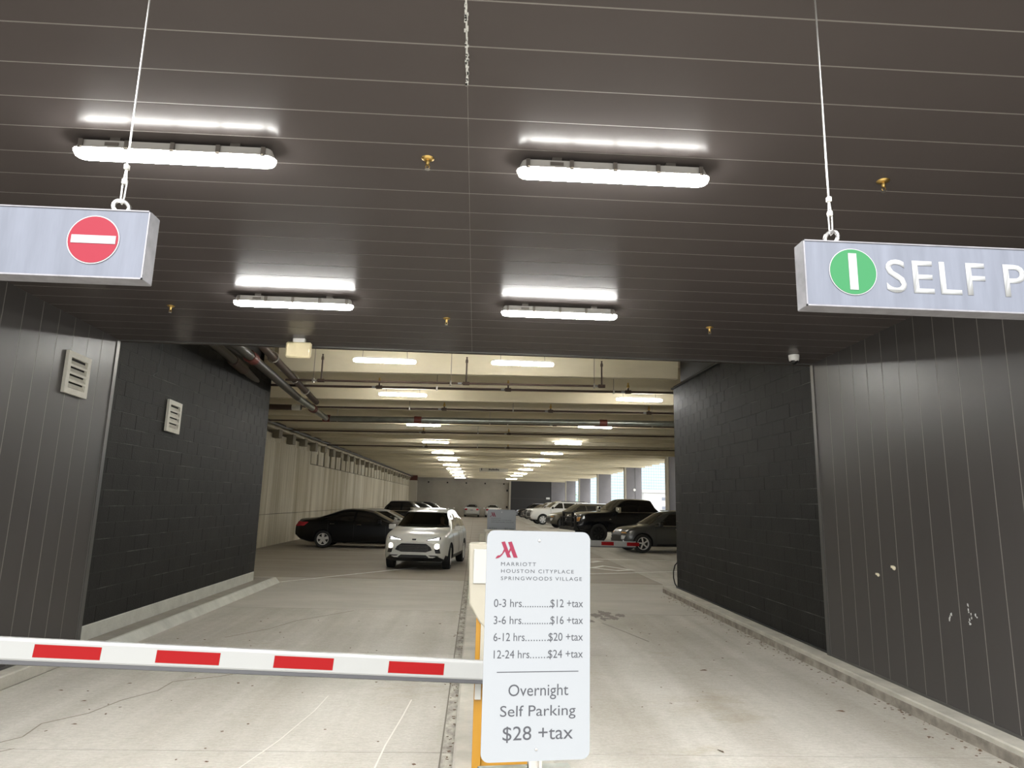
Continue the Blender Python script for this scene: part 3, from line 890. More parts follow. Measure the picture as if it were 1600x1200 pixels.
gb = thing('barrier_cabinet', 'cream barrier cabinet on yellow legs behind the nearest rate sign', 'barrier', (.0, 4.95, fz(4.95, .13)))
Zg = lambda dz: dz - .13
MB().prism([(-.035, Zg(1.61)), (.46, Zg(1.61)), (.46, Zg(.98)), (.09, Zg(1.06)), (.05, Zg(1.10)), (-.022, Zg(1.22))], 'y', 0, .5).build('housing', 'cabinet_cream', gb, bevel=.008)
MB().box(.0, .088, -.014, 0, Zg(1.35), Zg(1.575)).build('door_plate', 'cabinet_white', gb, bevel=.003)
MB().box(.03, .085, .02, .08, 0, Zg(1.14)).build('leg', 'safety_yellow', gb)
MB().box(.085, .44, .06, .40, 0, Zg(1.06)).build('base', 'safety_yellow', gb, bevel=.005)
MB().box(.062, .092, .005, .03, Zg(.72), Zg(1.10)).build('front_strip', 'cabinet_cream', gb)
MB().box(.10, .2, .045, .06, Zg(.98), Zg(1.08)).build('dark_window', 'rubber_grey', gb)
MB().box(.035, .075, -.01, .02, Zg(.62), Zg(.72)).build('small_plate', 'cabinet_white', gb)
MB().box(.19, .26, -.11, .06, Zg(.80), Zg(.90)).build('arm_clamp', 'rubber_grey', gb)

gb2 = thing('ticket_machine', 'pale ticket machine on the island below the far rate sign', 'machine', (.17, 11.15, fz(11.15, .13)))
MB().box(0, .56, 0, .45, 0, 1.32).build('housing', 'pale_strip', gb2, bevel=.012)
MB().box(-.02, .58, -.02, .47, 1.29, 1.335).build('lid', 'cabinet_cream', gb2, bevel=.006)
MB().box(.08, .48, -.012, 0, .75, 1.15).build('screen', 'rubber_grey', gb2)
A2, B2 = Vector((.56, 16.3, fz(16.3, 1.03))), Vector((3.70, 16.55, fz(16.5, 1.0)))
ax = B2 - A2
arm2 = thing('boom_gate', 'far white barrier arm with red strips across the right lane', 'barrier', A2)
arm2.rotation_euler = (Matrix.Rotation(math.atan2(ax.y, ax.x), 4, 'Z') @ Matrix.Rotation(-math.asin(ax.z / ax.length), 4, 'Y')).to_euler()
L2 = ax.length
MB().prism([(-.025, -.062), (.025, -.062), (.025, .062), (-.025, .062)], 'x', 0, L2).build('beam', 'arm_white', arm2, bevel=.004)
MB().prism([(-.018, -.085), (.018, -.085), (.018, -.063), (-.018, -.063)], 'x', 0, L2).build('rubber_edge', 'rubber_grey', arm2)
for a in (2.96, 2.36, 1.76, 1.16, .56):
    MB().box(a - .02, a + .27, -.0275, -.025, -.040, .040).build('reflector', 'tape_red', arm2)
gb3 = thing('barrier_cabinet', 'cream barrier cabinet at the end of the far barrier arm', 'barrier', (.10, 16.1, fz(16.1, .13)))
MB().box(0, .36, 0, .4, 0, 1.05).build('housing', 'cabinet_cream', gb3, bevel=.01)
MB().box(.30, .44, .10, .3, .80, 1.0).build('arm_clamp', 'rubber_grey', gb3)

# ------------------------------------------------------------------ pipes
def P(x, y, dz): return (x, y, fz(y, dz))
DZP = 4.29
mp = thing('main_pipe', 'galvanised main pipe with red couplings running in along the left block wall and across', 'pipe', P(-4.2, 11, DZP))
o0 = Vector(mp.location)
def rel(*q): return tuple(Vector(P(*q)) - o0)
yx, yx2 = 22.0, 20.7
MB().tube([rel(-3.75, 9.15, DZP), rel(-4.45, 17.4, DZP)], .085, 12).build('dark_run', 'pipe_dark', mp, smooth=True)
MB().tube([rel(-4.45, 17.4, DZP), rel(-4.69, yx, DZP)], .085, 12).build('run', 'galvanised', mp, smooth=True)
MB().tube([rel(-4.69, yx, DZP), rel(12.2, yx - 2.0, DZP + .03)], .085, 12).build('run', 'galvanised', mp, smooth=True)
for q in ((-4.69, yx, DZP), (-1.85, 21.66, DZP), (3.75, 21.0, DZP), (-4.57, 19.6, DZP), (-4.03, 12.4, DZP)):
    c = Vector(rel(*q))
    if q[1] in (19.6, 12.4): MB().tube([c + Vector((0, -.13, 0)), c + Vector((0, .13, 0))], .112, 12).build('coupling', 'coupling_red', mp, smooth=True)
    else: MB().tube([c + Vector((-.11, 0, 0)), c + Vector((.11, 0, 0))], .112, 12).build('coupling', 'coupling_red', mp, smooth=True)
for q in ((-4.35, 21.95), (.35, 21.4), (5.2, 20.82)):
    MB().tube([rel(q[0], q[1], DZP - .09), rel(q[0] + .09, q[1], DZP), rel(q[0], q[1], DZP + .10), rel(q[0] - .09, q[1], DZP)], .012, 6, closed=True).tube([rel(q[0], q[1], DZP + .1), rel(q[0], q[1], DZP + .9)], .01, 6).build('hanger', 'steel', mp)
bp2 = thing('riser_pipe', 'dark brown pipe running beside the galvanised main at the left wall', 'pipe', P(-3.9, 11, DZP))
o0 = Vector(bp2.location)
MB().tube([rel(-3.50, 9.15, DZP + .16), rel(-4.42, 19.3, DZP + .14)], .075, 12).build('run', 'pipe_brown', bp2, smooth=True)
for y in (13.1, 15.5, 17.2):
    x = -3.50 - .92 * (y - 9.15) / 10.15
    pts = [rel(x + .10 * math.cos(a), y, DZP + .15 + .10 * math.sin(a)) for a in [2 * PI * k / 12 for k in range(12)]]
    MB().tube(pts, .012, 6, closed=True).tube([rel(x, y, DZP + .25), rel(x, y, DZP + 1.0)], .009, 6).build('hanger', 'steel', bp2)
bp3 = thing('wall_pipe', 'second dark pipe low along the top of the left block wall', 'pipe', P(-4.4, 11, 4.2))
o0 = Vector(bp3.location)
MB().tube([rel(-4.15, 9.15, 4.36), rel(-4.55, 13.6, 4.30), rel(-4.85, 15.9, 4.26)], .075, 12).build('run', 'pipe_dark', bp3, smooth=True)
MB().tube([rel(-4.49, 12.8, 4.31), rel(-4.58, 13.7, 4.30)], .1, 12).build('coupling', 'pipe_brown', bp3, smooth=True)

def branch(name, lab, y, dz, x0, x1, rad, heads, hangs, mtl='pipe_brown', tl=.013):
    t = thing(name, lab, 'pipe', P(x0, y, dz + tl * x0), 0, 'sprinkler branch pipes under the deck')
    o = Vector(t.location)
    def rl(x, h=0): return tuple(Vector(P(x, y, dz + tl * x + h)) - o)
    MB().tube([rl(x0), rl(x1)], rad, 8).build('run', mtl, t, smooth=True)
    for x, h in heads:
        MB().tube([rl(x - .07), rl(x + .07)], rad * 1.7, 8).build('fitting', mtl, t, smooth=True)
        MB().tube([rl(x, 0), rl(x, h)], rad * .75, 8).build('riser', mtl, t, smooth=True)
        MB().tube([rl(x, h), rl(x, h + .05), rl(x, h + .09), rl(x, h + .12)], [rad * 1.25, rad * 1.25, rad * .6, rad * .9], 8).build('head', 'brass' if h < .2 else mtl, t, smooth=True)
        MB().tube([rl(x - .17), rl(x - .09)], rad * 1.15, 8).build('tag_band', 'letter_white', t, smooth=True)
    for x in hangs:
        MB().tube([rl(x), rl(x, .75)], .007, 5).build('hanger', 'clip_steel', t)
        MB().box(rl(x)[0] - .018, rl(x)[0] + .018, -.04, .04, rl(x)[2] - .045, rl(x)[2] + .045).build('clamp', 'steel', t)
    return t
branch('branch_pipe', 'brown sprinkler pipe with three upright risers before the first beam', 14.5, 4.30, -3.98, 2.62, .022, ((-3.26, .44), (-.28, .44), (2.56, .42)), (-3.42, -.60, 2.40))
branch('branch_pipe', 'brown sprinkler pipe behind the risers, next deeper in', 16.5, 4.50, -6.5, 12.0, .027, ((-2.35, .10), (.68, .10), (3.55, .1), (-5.4, .1)), (-1.0, 3.2))
branch('branch_pipe', 'brown sprinkler pipe just above the galvanised cross pipe', 20.4, 4.50, -6.5, 12.0, .027, ((-1.0, .08), (2.1, .08), (5.0, .08)), (-2.0, 1.0))
branch('branch_pipe', 'brown sprinkler pipe just beyond the galvanised cross pipe', 23.9, 4.47, -7.0, 12.0, .025, ((-1.5, .08), (2.6, .08)), (1.0,))
branch('branch_pipe', 'brown sprinkler pipe deep in, near the third lights', 27.4, 4.47, -7.2, 12.0, .025, ((-2.1, .08), (1.2, .08)), (0.0,))
branch('branch_pipe', 'brown sprinkler pipe deep in, near the fourth lights', 34.8, 4.47, -7.3, 12.0, .028, ((-2.5, .08), (1.5, .08)), (0.0,))
sc_ = thing('cross_main', 'short thick brown pipe at the left block wall end', 'pipe', P(-6.8, 18.3, 4.3))
o0 = Vector(sc_.location)
MB().tube([rel(-6.9, 18.9, 4.22), rel(-4.72, 18.9, 4.22)], .075, 10).build('run', 'pipe_brown', sc_, smooth=True)
MB().tube([rel(-4.95, 18.9, 4.22), rel(-4.72, 18.9, 4.22)], .085, 10).build('end_band', 'vent_paint', sc_, smooth=True)
lp = thing('conduit', 'long grey brown conduit along the top of the left garage wall', 'pipe', P(-7.5, 16, 4.75))
o0 = Vector(lp.location)
MB().tube([rel(-7.45, 16, 4.52), rel(-7.45, 83.8, 4.50)], .07, 8)  .build('run', 'pipe_dark', lp, smooth=True)
es = thing('overhead_sign', 'small grey overhead sign hung far back in the garage', 'sign', (1.43, 60, fz(60, 4.31)))
MB().box(-1.21, 1.21, 0, .12, 0, .40).build('panel', 'pale_strip', es)
mk = MB()
for k in range(9):
    mk.box(-.42 + k * .1, -.35 + k * .1, -.012, 0, .12 + (k % 2) * .02, .28 - (k % 3) * .03)
mk.box(-1.05, -.98, -.012, 0, .1, .3)
mk.build('lettering', 'sign_ink', es)
MB().tube([(-.9, .06, .4), (-.9, .06, .75)], .015, 5).tube([(.9, .06, .4), (.9, .06, .75)], .015, 5).build('hanger', 'clip_steel', es)

hs = [(4.47, 15.84, 1.20), (4.415, 15.86, 1.13), (4.385, 15.87, 1.00), (4.385, 15.87, .86), (4.41, 15.86, .74), (4.45, 15.85, .68)]
tag(MB().tube(hs, .012, 8).build('hose', 'black_rubber', smooth=True), 'black hose loop at the far bottom corner of the right block wall', 'hose')

# ------------------------------------------------------------------ dry leaves
def leaf(x, y, sz, rz, lab, cache=[None]):
    if cache[0] is None:
        m = MB()
        m.add([(-.5, 0, .02), (-.2, .16, .10), (.15, .14, .12), (.5, 0, .03), (.15, -.14, .02), (-.2, -.16, .05), (0, 0, .02), (-.75, .02, .01)],
              [(0, 1, 6), (1, 2, 6), (2, 3, 6), (3, 4, 6), (4, 5, 6), (5, 0, 6), (0, 7, 1)])
        cache[0] = m.mesh('leaf', 'leaf_brown')
    o = link('leaf', cache[0], None, (x, y, fz(y, .002)), (0, 0, rz)); o.scale = (sz, sz, sz)
    tag(o, lab, 'leaf', 'dry leaves on the concrete')
leaf(2.74, 8.68, .085, .2, 'curled brown leaf in the right lane beside the nearest rate sign')
leaf(3.55, 7.08, .075, -.3, 'brown leaf in the right lane near the right kerb')
leaf(1.99, 5.95, .085, 1.9, 'tan leaf lying on the nearest right lane joint')
leaf(3.9, 10.32, .07, .5, 'small dark leaf by the right kerb below the block wall')
leaf(-3.51, 7.11, .05, .3, 'small dark leaf in the left lane below the first red strip')
leaf(-3.91, 7.46, .05, -.2, 'small leaf near the left kerb below the barrier arm')
leaf(-3.40, 7.75, .045, .8, 'tiny leaf in the left lane close under the barrier arm')
leaf(-3.23, 6.44, .045, .1, 'tiny leaf in the left lane above the nearest joint')

# ------------------------------------------------------------------ vehicles
def lerp_tab(tab, x):
    if x <= tab[0][0]: return tab[0][1]
    for (a, p), (b, q) in zip(tab[:-1], tab[1:]):
        if x <= b: return p + (q - p) * (x - a) / (b - a)
    return tab[-1][1]
def smooth_tab(tab, x, w=.07):
    return sum(lerp_tab(tab, x + w * k) for k in (-1, -.5, 0, .5, 1)) / 5

class Body:
    def __init__(s, L, top, belt, bot, hw, rw, xs_extra=()):
        s.L = L; s.top, s.belt, s.bot, s.hw, s.rw = top, belt, bot, hw, rw
        N = 46
        xs = sorted(set([round(-L / 2 + L * (.5 - .5 * math.cos(PI * k / N)), 4) for k in range(N + 1)] + [round(q, 4) for q in xs_extra]))
        rows = []
        for x in xs:
            zt = smooth_tab(top, x); zb = smooth_tab(bot, x); H = smooth_tab(hw, x); R = smooth_tab(rw, x)
            zs = min(smooth_tab(belt, x), zt - .025)
            cab = max(0.0, min(1.0, (zt - zs - .03) / .30))
            R = min(R, H * .95)
            e = H * .945
            half = [(0, zb), (H * .78, zb), (H * .95, zb + .05), (H * .995, zb + .16), (H, zb + (zs - zb) * .5), (H * .99, zs - .14), (H * .965, zs - .035), (e, zs),
                    (e + (R - e) * .5, zs + (zt - zs) * .52), (R, zt - (.05 + .06 * cab) * min(1, (zt - zs) / .2)), (R * .93, zt - .012 - .02 * cab), (R * .72, zt + .002), (R * .35, zt + .015), (0, zt + .018)]
            rows.append((x, half))
        vs, fs = [], []
        n = len(rows[0][1]); m = 2 * n - 2
        for x, half in rows:
            ringp = [(x, -p[0], p[1]) for p in half] + [(x, p[0], p[1]) for p in half[-2:0:-1]]
            vs += ringp
        for i in range(len(rows) - 1):
            for k in range(m):
                fs.append((i * m + k, i * m + (k + 1) % m, (i + 1) * m + (k + 1) % m, (i + 1) * m + k))
        for i in (0, len(rows) - 1):
            # flat end caps as strips
            b = i * m
            for k in range(n - 1):
                a0, a1 = b + k, b + k + 1
                c0, c1 = b + (m - k) % m, b + (m - k - 1) % m
                q = [a0, a1, c1, c0]
                q2 = []
                for w in q:
                    if w not in q2: q2.append(w)
                if len(q2) > 2: fs.append(tuple(q2))
        s.v, s.f = vs, fs
        s.bvh = BVHTree.FromPolygons([Vector(q) for q in vs], fs)
    def patch(s, view, rows, nu=6, nv=5, off=.006, skirt=.03):
        """grid of points (rows of v, u0, u1) thrown onto the body along a view direction"""
        R = []
        for (v0, a0, b0), (v1, a1, b1) in zip(rows[:-1], rows[1:]):
            for k in range(nv):
                t = k / nv; R.append((v0 + (v1 - v0) * t, a0 + (a1 - a0) * t, b0 + (b1 - b0) * t))
        R.append(rows[-1])
        dirs = {'left': Vector((0, -1, 0)), 'right': Vector((0, 1, 0)), 'front': Vector((-1, 0, 0)), 'rear': Vector((1, 0, 0)), 'top': Vector((0, 0, -1))}
        dv = dirs[view]
        P_, Nn = [], []
        for v, a, b in R:
            for k in range(nu + 1):
                w = a + (b - a) * k / nu
                if view in ('left', 'right'): o = Vector((w, 0, v)) - dv * 3
                elif view in ('front', 'rear'): o = Vector((0, w, v)) - dv * 6
                else: o = Vector((v, w, 0)) - dv * 4
                h = s.bvh.ray_cast(o, dv)
                if h[0] is None:
                    h = s.bvh.find_nearest(o + dv * (3 if view in ('left', 'right') else 4))
                nrm = h[1] if h[1].dot(dv) < 0 else -h[1]
                P_.append(h[0]); Nn.append(nrm)
        m = MB(); W = nu + 1; Hn = len(R)
        top = [p + n * off for p, n in zip(P_, Nn)]
        low = [p - n * skirt for p, n in zip(P_, Nn)]
        fs = []
        for i in range(Hn - 1):
            for k in range(nu):
                fs.append((i * W + k, i * W + k + 1, (i + 1) * W + k + 1, (i + 1) * W + k))
        T = len(top)
        loop = [k for k in range(W)] + [i * W + nu for i in range(1, Hn)] + [(Hn - 1) * W + k for k in range(nu - 1, -1, -1)] + [i * W for i in range(Hn - 2, 0, -1)]
        for i in range(len(loop)):
            a, b = loop[i], loop[(i + 1) % len(loop)]
            fs.append((a, b, b + T, a + T))
        m.add(top + low, fs)
        return m

def apply_cut(me_obj, cutters):
    dg = bpy.context.evaluated_depsgraph_get()
    tmp = []
    for c in cutters:
        co = bpy.data.objects.new('cutter', c); COL.objects.link(co); tmp.append(co); co.parent = me_obj.parent
        md = me_obj.modifiers.new('cut', 'BOOLEAN'); md.object = co; md.operation = 'DIFFERENCE'; md.solver = 'EXACT'
    dg.update()
    new = bpy.data.meshes.new_from_object(me_obj.evaluated_get(bpy.context.evaluated_depsgraph_get()))
    me_obj.modifiers.clear()
    me_obj.data = new
    for c in tmp: bpy.data.objects.remove(c, do_unlink=True)

def wheel_parts(rad, width, spokes, rim_mat, style):
    """tyre and rim meshes about the local y axis, outer face at -y"""
    ty = MB().lathe([(rad * .66, -width * .46), (rad * .70, -width * .5), (rad * .92, -width * .5), (rad * .99, -width * .40), (rad, -width * .2), (rad, width * .2), (rad * .99, width * .4), (rad * .92, width * .5), (rad * .66, width * .5), (rad * .66, -width * .46)], (0, 0, 0), 'y', 28).mesh('tyre', 'tyre', smooth=True)
    rm = MB()
    rm.lathe([(rad * .60, -width * .40), (rad * .63, -width * .50), (rad * .675, -width * .51), (rad * .675, width * .3), (rad * .60, width * .3), (rad * .60, -width * .40)], (0, 0, 0), 'y', 28)
    rm.lathe([(.001, -width * .47), (rad * .12, -width * .47), (rad * .15, -width * .42), (rad * .15, -width * .3)], (0, 0, 0), 'y', 16)
    for k in range(spokes):
        a = 2 * PI * k / spokes + .3
        w = rad * (.30 if style == 'wide' else .15)
        tw = .35 if style == 'swirl' else 0
        p = []
        for rr, ww in ((rad * .10, w * .45), (rad * .64, w * .55)):
            for sgn in (-1, 1):
                aa = a + tw * (rr / rad)
                t = Vector((math.cos(aa), 0, math.sin(aa))); nrm = Vector((-math.sin(aa), 0, math.cos(aa)))
                p.append(t * rr + nrm * sgn * ww)
        y0, y1 = -width * .45, -width * .32
        vs = [(q.x, y0, q.z) for q in p] + [(q.x, y1, q.z) for q in p]
        rm.add(vs, [(0, 1, 3, 2), (4, 6, 7, 5), (0, 4, 5, 1), (2, 3, 7, 6), (0, 2, 6, 4), (1, 5, 7, 3)])
    rmesh = rm.mesh('rim', rim_mat, smooth=True)
    bk = MB().lathe([(rad * .62, -width * .12), (rad * .62, width * .1)], (0, 0, 0), 'y', 24).mesh('brake_disc', 'car_black_trim')
    return ty, rmesh, bk

def vehicle(name, label, loc, rz, cfg, paint, group=None, k=1.0):
    t = thing(name, label, 'car' if name != 'pickup_truck' else 'truck', (loc[0], loc[1], fz(loc[1])), rz, group, slope=True)
    t.scale = (k, k, k)
    B = Body(cfg['L'], cfg['top'], cfg['belt'], cfg['bot'], cfg['hw'], cfg['rw'], cfg.get('xs', ()))
    m = MB(); m.v, m.f = list(B.v), list(B.f)
    body = m.build('body', paint, t)
    body.data.materials.append(M['car_black_trim'])
    R, W = cfg['R'], cfg['tw']
    fa, ra = cfg['fa'], cfg['ra']
    hwm = max(q[1] for q in cfg['hw'])
    cut = []
    for x in (fa, ra):
        for sgn in (-1, 1):
            c = MB().lathe([(R * 1.13, sgn * (hwm - .34)), (R * 1.13, sgn * (hwm + .3))], (x, 0, R), 'y', 28)
            cut.append(c.mesh('cutter'))
    if cfg.get('cabin'):
        cx0, cx1, rows, depth = cfg['cabin']
        poly = [(a, v) for v, a, b in rows] + [(b, v) for v, a, b in rows[::-1]]
        cut.append(MB().prism(poly, 'x', cx0, cx1).mesh('cutter'))
    apply_cut(body, cut)
    me = body.data
    for p in me.polygons:
        c = p.center
        for x in (fa, ra):
            rr = math.hypot(c.x - x, c.z - R)
            if rr < R * 1.14 and all(math.hypot(me.vertices[i].co.x - x, me.vertices[i].co.z - R) < R * 1.14 for i in p.vertices): p.material_index = 1
        if c.z < cfg.get('clad', 0): p.material_index = 1
        if cfg.get('cabin') and cfg['cabin'][0] - .01 < c.x < cfg['cabin'][3] and p.normal.x > -2:
            rows = cfg['cabin'][2]
            if rows[0][0] - .005 < c.z < rows[-1][0] + .005 and abs(c.y) <= rows[0][2] + .005 and c.x < cfg['cabin'][3]:
                inside = abs(c.y) < lerp_tab([(q[0], q[2]) for q in rows], c.z) + .004
                if inside: p.material_index = 1
        p.use_smooth = True
    me.set_sharp_from_angle(angle=math.radians(35))
    ty, rm, bk = wheel_parts(R, W, cfg.get('spokes', 5), cfg.get('rim', 'rim_bright'), cfg.get('rstyle', 'wide'))
    for x in (fa, ra):
        for sgn in (-1, 1):
            w = bpy.data.objects.new('wheel', None); COL.objects.link(w); w.parent = t
            w.location = (x, sgn * (hwm - W * .5 - .015), R); w.rotation_euler = (0, 0, 0 if sgn < 0 else PI)
            if x == fa and cfg.get('steer'): w.rotation_euler = (0, 0, cfg['steer'] + (0 if sgn < 0 else PI))
            link('tyre', ty, w); link('rim', rm, w); link('brake_disc', bk, w)
    for it in cfg['parts']:
        nm, mt, view, rows = it[:4]
        kw = it[4] if len(it) > 4 else {}
        views = [view]
        if view == 'side': views = ['left', 'right']
        for vw in views:
            q = B.patch(vw, rows, **kw).build(nm, mt, t, smooth=True)
        if kw.get('mirror'): pass
    for it in cfg.get('pairs', ()):
        nm, mt, view, rows = it[:4]; kw = it[4] if len(it) > 4 else {}
        B.patch(view, rows, **kw).build(nm, mt, t, smooth=True)
        B.patch(view, [(v, -b, -a) for v, a, b in rows], **kw).build(nm, mt, t, smooth=True)
    for x, z0_, z1_ in cfg.get('seams', ()):
        for vw in ('left', 'right'):
            B.patch(vw, [(z0_, x - .007, x + .007), (z1_, x - .007, x + .007)], nu=1, nv=8, off=.003, skirt=.004).build('door_seam', 'car_black_trim', t)
    mx, my, mz = cfg['mirror']
    for sgn in (-1, 1):
        q = MB().cbox((mx, sgn * my, mz), cfg.get('ms', (.12, .20, .14))[0], cfg.get('ms', (.12, .20, .14))[1], cfg.get('ms', (.12, .20, .14))[2])
        q.cbox((mx + .03, sgn * (my - .10), mz - .05), .06, .14, .04)
        q.build('mirror', cfg.get('mm', paint), t, bevel=.018, smooth=True)
    for it in cfg.get('boxes', ()):
        nm, mt, bxs = it
        q = MB()
        for b in bxs: q.box(*b)
        q.build(nm, mt, t, bevel=.008)
    return t, B

# --- white crossover SUV coming out
suv = dict(seams=((.98, .40, 1.0), (-.08, .40, 1.02), (-1.0, .5, 1.04)), L=4.34, R=.345, tw=.22, fa=1.36, ra=-1.25, steer=.10, spokes=10, rstyle='thin', rim='rim_bright',
    top=[(-2.17, .86), (-2.13, 1.02), (-1.98, 1.24), (-1.62, 1.53), (-1.2, 1.60), (-.5, 1.635), (.1, 1.61), (.42, 1.55), (1.14, 1.10), (1.25, 1.065), (1.7, 1.01), (1.98, .93), (2.12, .82), (2.17, .70)],
    belt=[(-2.17, .80), (-1.9, 1.03), (-1.2, 1.02), (.9, .97), (1.2, .98), (1.7, .93), (2.0, .84), (2.17, .62)],
    bot=[(-2.17, .46), (-2.0, .30), (-1.7, .22), (1.8, .22), (2.02, .27), (2.17, .36)],
    hw=[(-2.17, .74), (-2.0, .86), (-1.5, .905), (1.3, .905), (1.75, .885), (1.98, .82), (2.12, .72), (2.17, .62)],
    rw=[(-2.17, .62), (-1.9, .62), (-1.5, .60), (.3, .62), (1.1, .76), (1.3, .80), (1.8, .76), (2.05, .66), (2.17, .52)],
    mirror=(.66, .965, 1.09), ms=(.13, .19, .14), clad=.36,
    cabin=(-.75, 2.2, [(1.125, -.74, .74), (1.30, -.675, .675), (1.515, -.59, .59)], 1.25),
    parts=[('side_window', 'car_glass', 'side', [(1.06, -.05, .80), (1.25, -.02, .50), (1.47, .02, .22)]),
           ('side_window', 'car_glass', 'side', [(1.06, -.95, -.12), (1.25, -1.0, -.10), (1.47, -.95, -.06)]),
           ('side_window', 'car_glass', 'side', [(1.10, -1.55, -1.03), (1.28, -1.58, -1.07), (1.44, -1.35, -1.02)]),
           ('rear_window', 'car_glass', 'rear', [(1.12, -.55, .55), (1.42, -.48, .48)]),
           ('grille', 'car_black_trim', 'front', [(.495, -.34, .34), (.55, -.50, .50), (.63, -.46, .46), (.70, -.36, .36), (.715, -.33, .33)], {'off': .012}),
           ('lower_grille', 'car_black_trim', 'front', [(.30, -.30, .30), (.36, -.42, .42), (.42, -.34, .34)], {'off': .012}),
           ('lower_trim', 'car_black_trim', 'front', [(.385, -.70, -.46), (.415, -.62, -.40)], {'off': .012}),
           ('lower_trim', 'car_black_trim', 'front', [(.385, .46, .70), (.415, .40, .62)], {'off': .012}),
           ('sill_trim', 'car_black_trim', 'side', [(.24, -.80, .90), (.36, -.84, .94)], {'off': .008}),
           ('door_handle', 'paint_white', 'side', [(.92, .0, -.20), (.955, .0, -.20)], {'off': .03}),
           ('door_handle', 'paint_white', 'side', [(.94, -1.0, -.80), (.975, -1.0, -.80)], {'off': .03}),
           ('emblem', 'car_black_trim', 'front', [(.80, -.055, .045), (.832, -.06, .05)], {'off': .012}),
           ('hood_crease', 'chrome', 'front', [(.765, -.09, .09), (.772, -.10, .10)], {'off': .008})],
    pairs=[('running_light', 'drl_lit', 'front', [(.800, .36, .40), (.815, .39, .66), (.85, .58, .66), (.870, .62, .665)], {'off': .012, 'nv': 2}),
           ('lamp_surround', 'car_black_trim', 'front', [(.790, .33, .38), (.826, .36, .70), (.885, .60, .70)], {'off': .005}),
           ('headlight', 'lamp_lit', 'front', [(.585, .60, .655), (.61, .575, .675), (.655, .565, .68), (.695, .575, .675), (.715, .60, .65)], {'off': .016, 'nv': 2}),
           ('lamp_pod', 'car_black_trim', 'front', [(.47, .60, .72), (.55, .575, .70), (.60, .57, .68)], {'off': .008}),
           ('taillight', 'lamp_red', 'rear', [(.88, .42, .74), (1.0, .45, .70)], {'off': .01})],
    boxes=[('roof_rail', 'chrome', [(-1.3, .25, -.555, -.525, 1.605, 1.645)]), ('roof_rail', 'chrome', [(-1.3, .25, .525, .555, 1.605, 1.645)])])
hdg = math.radians(-90 - 7)
wsuv, WB = vehicle('sport_utility_vehicle', 'white crossover driving out towards the camera with lit headlights', (-1.36, 21.85), hdg, suv, 'paint_white')
ws = WB.patch('front', [(1.115, -.76, .76), (1.30, -.685, .685), (1.525, -.60, .60)], nu=10, off=.004, skirt=.004)
ws.build('windshield', 'windshield_glass', wsuv, smooth=True)
MB().cbox((.62, .0, 1.10), .5, 1.36, .10).build('dashboard', 'car_black_trim', wsuv, bevel=.03)
gb_ = MB()
for z in (.535, .575, .615, .655):
    h = WB.bvh.ray_cast(Vector((6, .1, z)), Vector((-1, 0, 0)))[0]
    gb_.box(h.x - .03, h.x + .022, -.40, .40, z - .006, z + .006)
gb_.build('grille_bars', 'trim_metal', wsuv)
# driver behind the wheel (driver's left side)
dr = thing('person', 'driver in a dark red shirt behind the windshield of the white crossover', 'person', (0, 0, 0))
def skin_mesh(verts, edges, radii, name, m, parent, sub=1):
    me = bpy.data.meshes.new(name); me.from_pydata(verts, edges, [])
    o = bpy.data.objects.new(name, me); COL.objects.link(o)
    md = o.modifiers.new('skin', 'SKIN')
    if not me.skin_vertices: pass
    for i, rr in enumerate(radii): me.skin_vertices[0].data[i].radius = (rr, rr * .85) if not isinstance(rr, tuple) else rr
    me.skin_vertices[0].data[0].use_root = True
    s2 = o.modifiers.new('sub', 'SUBSURF'); s2.levels = sub; s2.render_levels = sub
    dg = bpy.context.evaluated_depsgraph_get(); dg.update()
    new = bpy.data.meshes.new_from_object(o.evaluated_get(dg))
    bpy.data.objects.remove(o, do_unlink=True)
    new.materials.clear(); new.materials.append(M[m])
    for p in new.polygons: p.use_smooth = True
    return link(name, new, parent)
dm = Matrix.Translation(wsuv.location) @ wsuv.rotation_euler.to_matrix().to_4x4()
dr.matrix_world = dm @ Matrix.Translation((-.22, .36, .62))
# one body: torso, neck, head, arms to the wheel
bv = [(0, 0, .02), (0, 0, .25), (.02, 0, .46), (.03, 0, .56), (.04, 0, .62), (.05, 0, .72), (.05, 0, .80),
      (.0, .19, .44), (.14, .24, .24), (.36, .15, .36), (.43, .13, .42), (.0, -.19, .44), (.14, -.24, .24), (.36, -.15, .36), (.43, -.13, .42)]
be = [(0, 1), (1, 2), (2, 3), (3, 4), (4, 5), (5, 6), (2, 7), (7, 8), (8, 9), (9, 10), (2, 11), (11, 12), (12, 13), (13, 14)]
brd = [(.16, .12), (.17, .12), (.15, .10), .055, .06, (.085, .10), (.07, .08), .065, .05, .038, .04, .065, .05, .038, .04]
skin_mesh(bv, be, brd, 'body', 'skin', dr, 2)
skin_mesh([(0, 0, .0), (0, 0, .25), (.015, 0, .46), (.0, .19, .44), (.10, .225, .30), (.0, -.19, .44), (.10, -.225, .30)], [(0, 1), (1, 2), (2, 3), (3, 4), (2, 5), (5, 6)], [(.175, .135), (.185, .135), (.165, .115), .078, .066, .078, .066], 'shirt', 'shirt_red', dr, 2)
MB().lathe([(.001, .115), (.06, .10), (.095, .05), (.10, 0), (.09, -.05), (.075, -.06)], (.025, 0, .77), 'z', 14).build('hair', 'hair', dr, smooth=True)
MB().lathe([(.012, -.005), (.012, .005)], (.135, .035, .735), 'x', 8).lathe([(.012, -.005), (.012, .005)], (.135, -.035, .735), 'x', 8).build('eyes', 'hair', dr)
pts = [(.45 + .06 * math.sin(2 * PI * k / 18), .18 * math.cos(2 * PI * k / 18) + .36, 1.03 + .16 * math.sin(2 * PI * k / 18)) for k in range(18)]
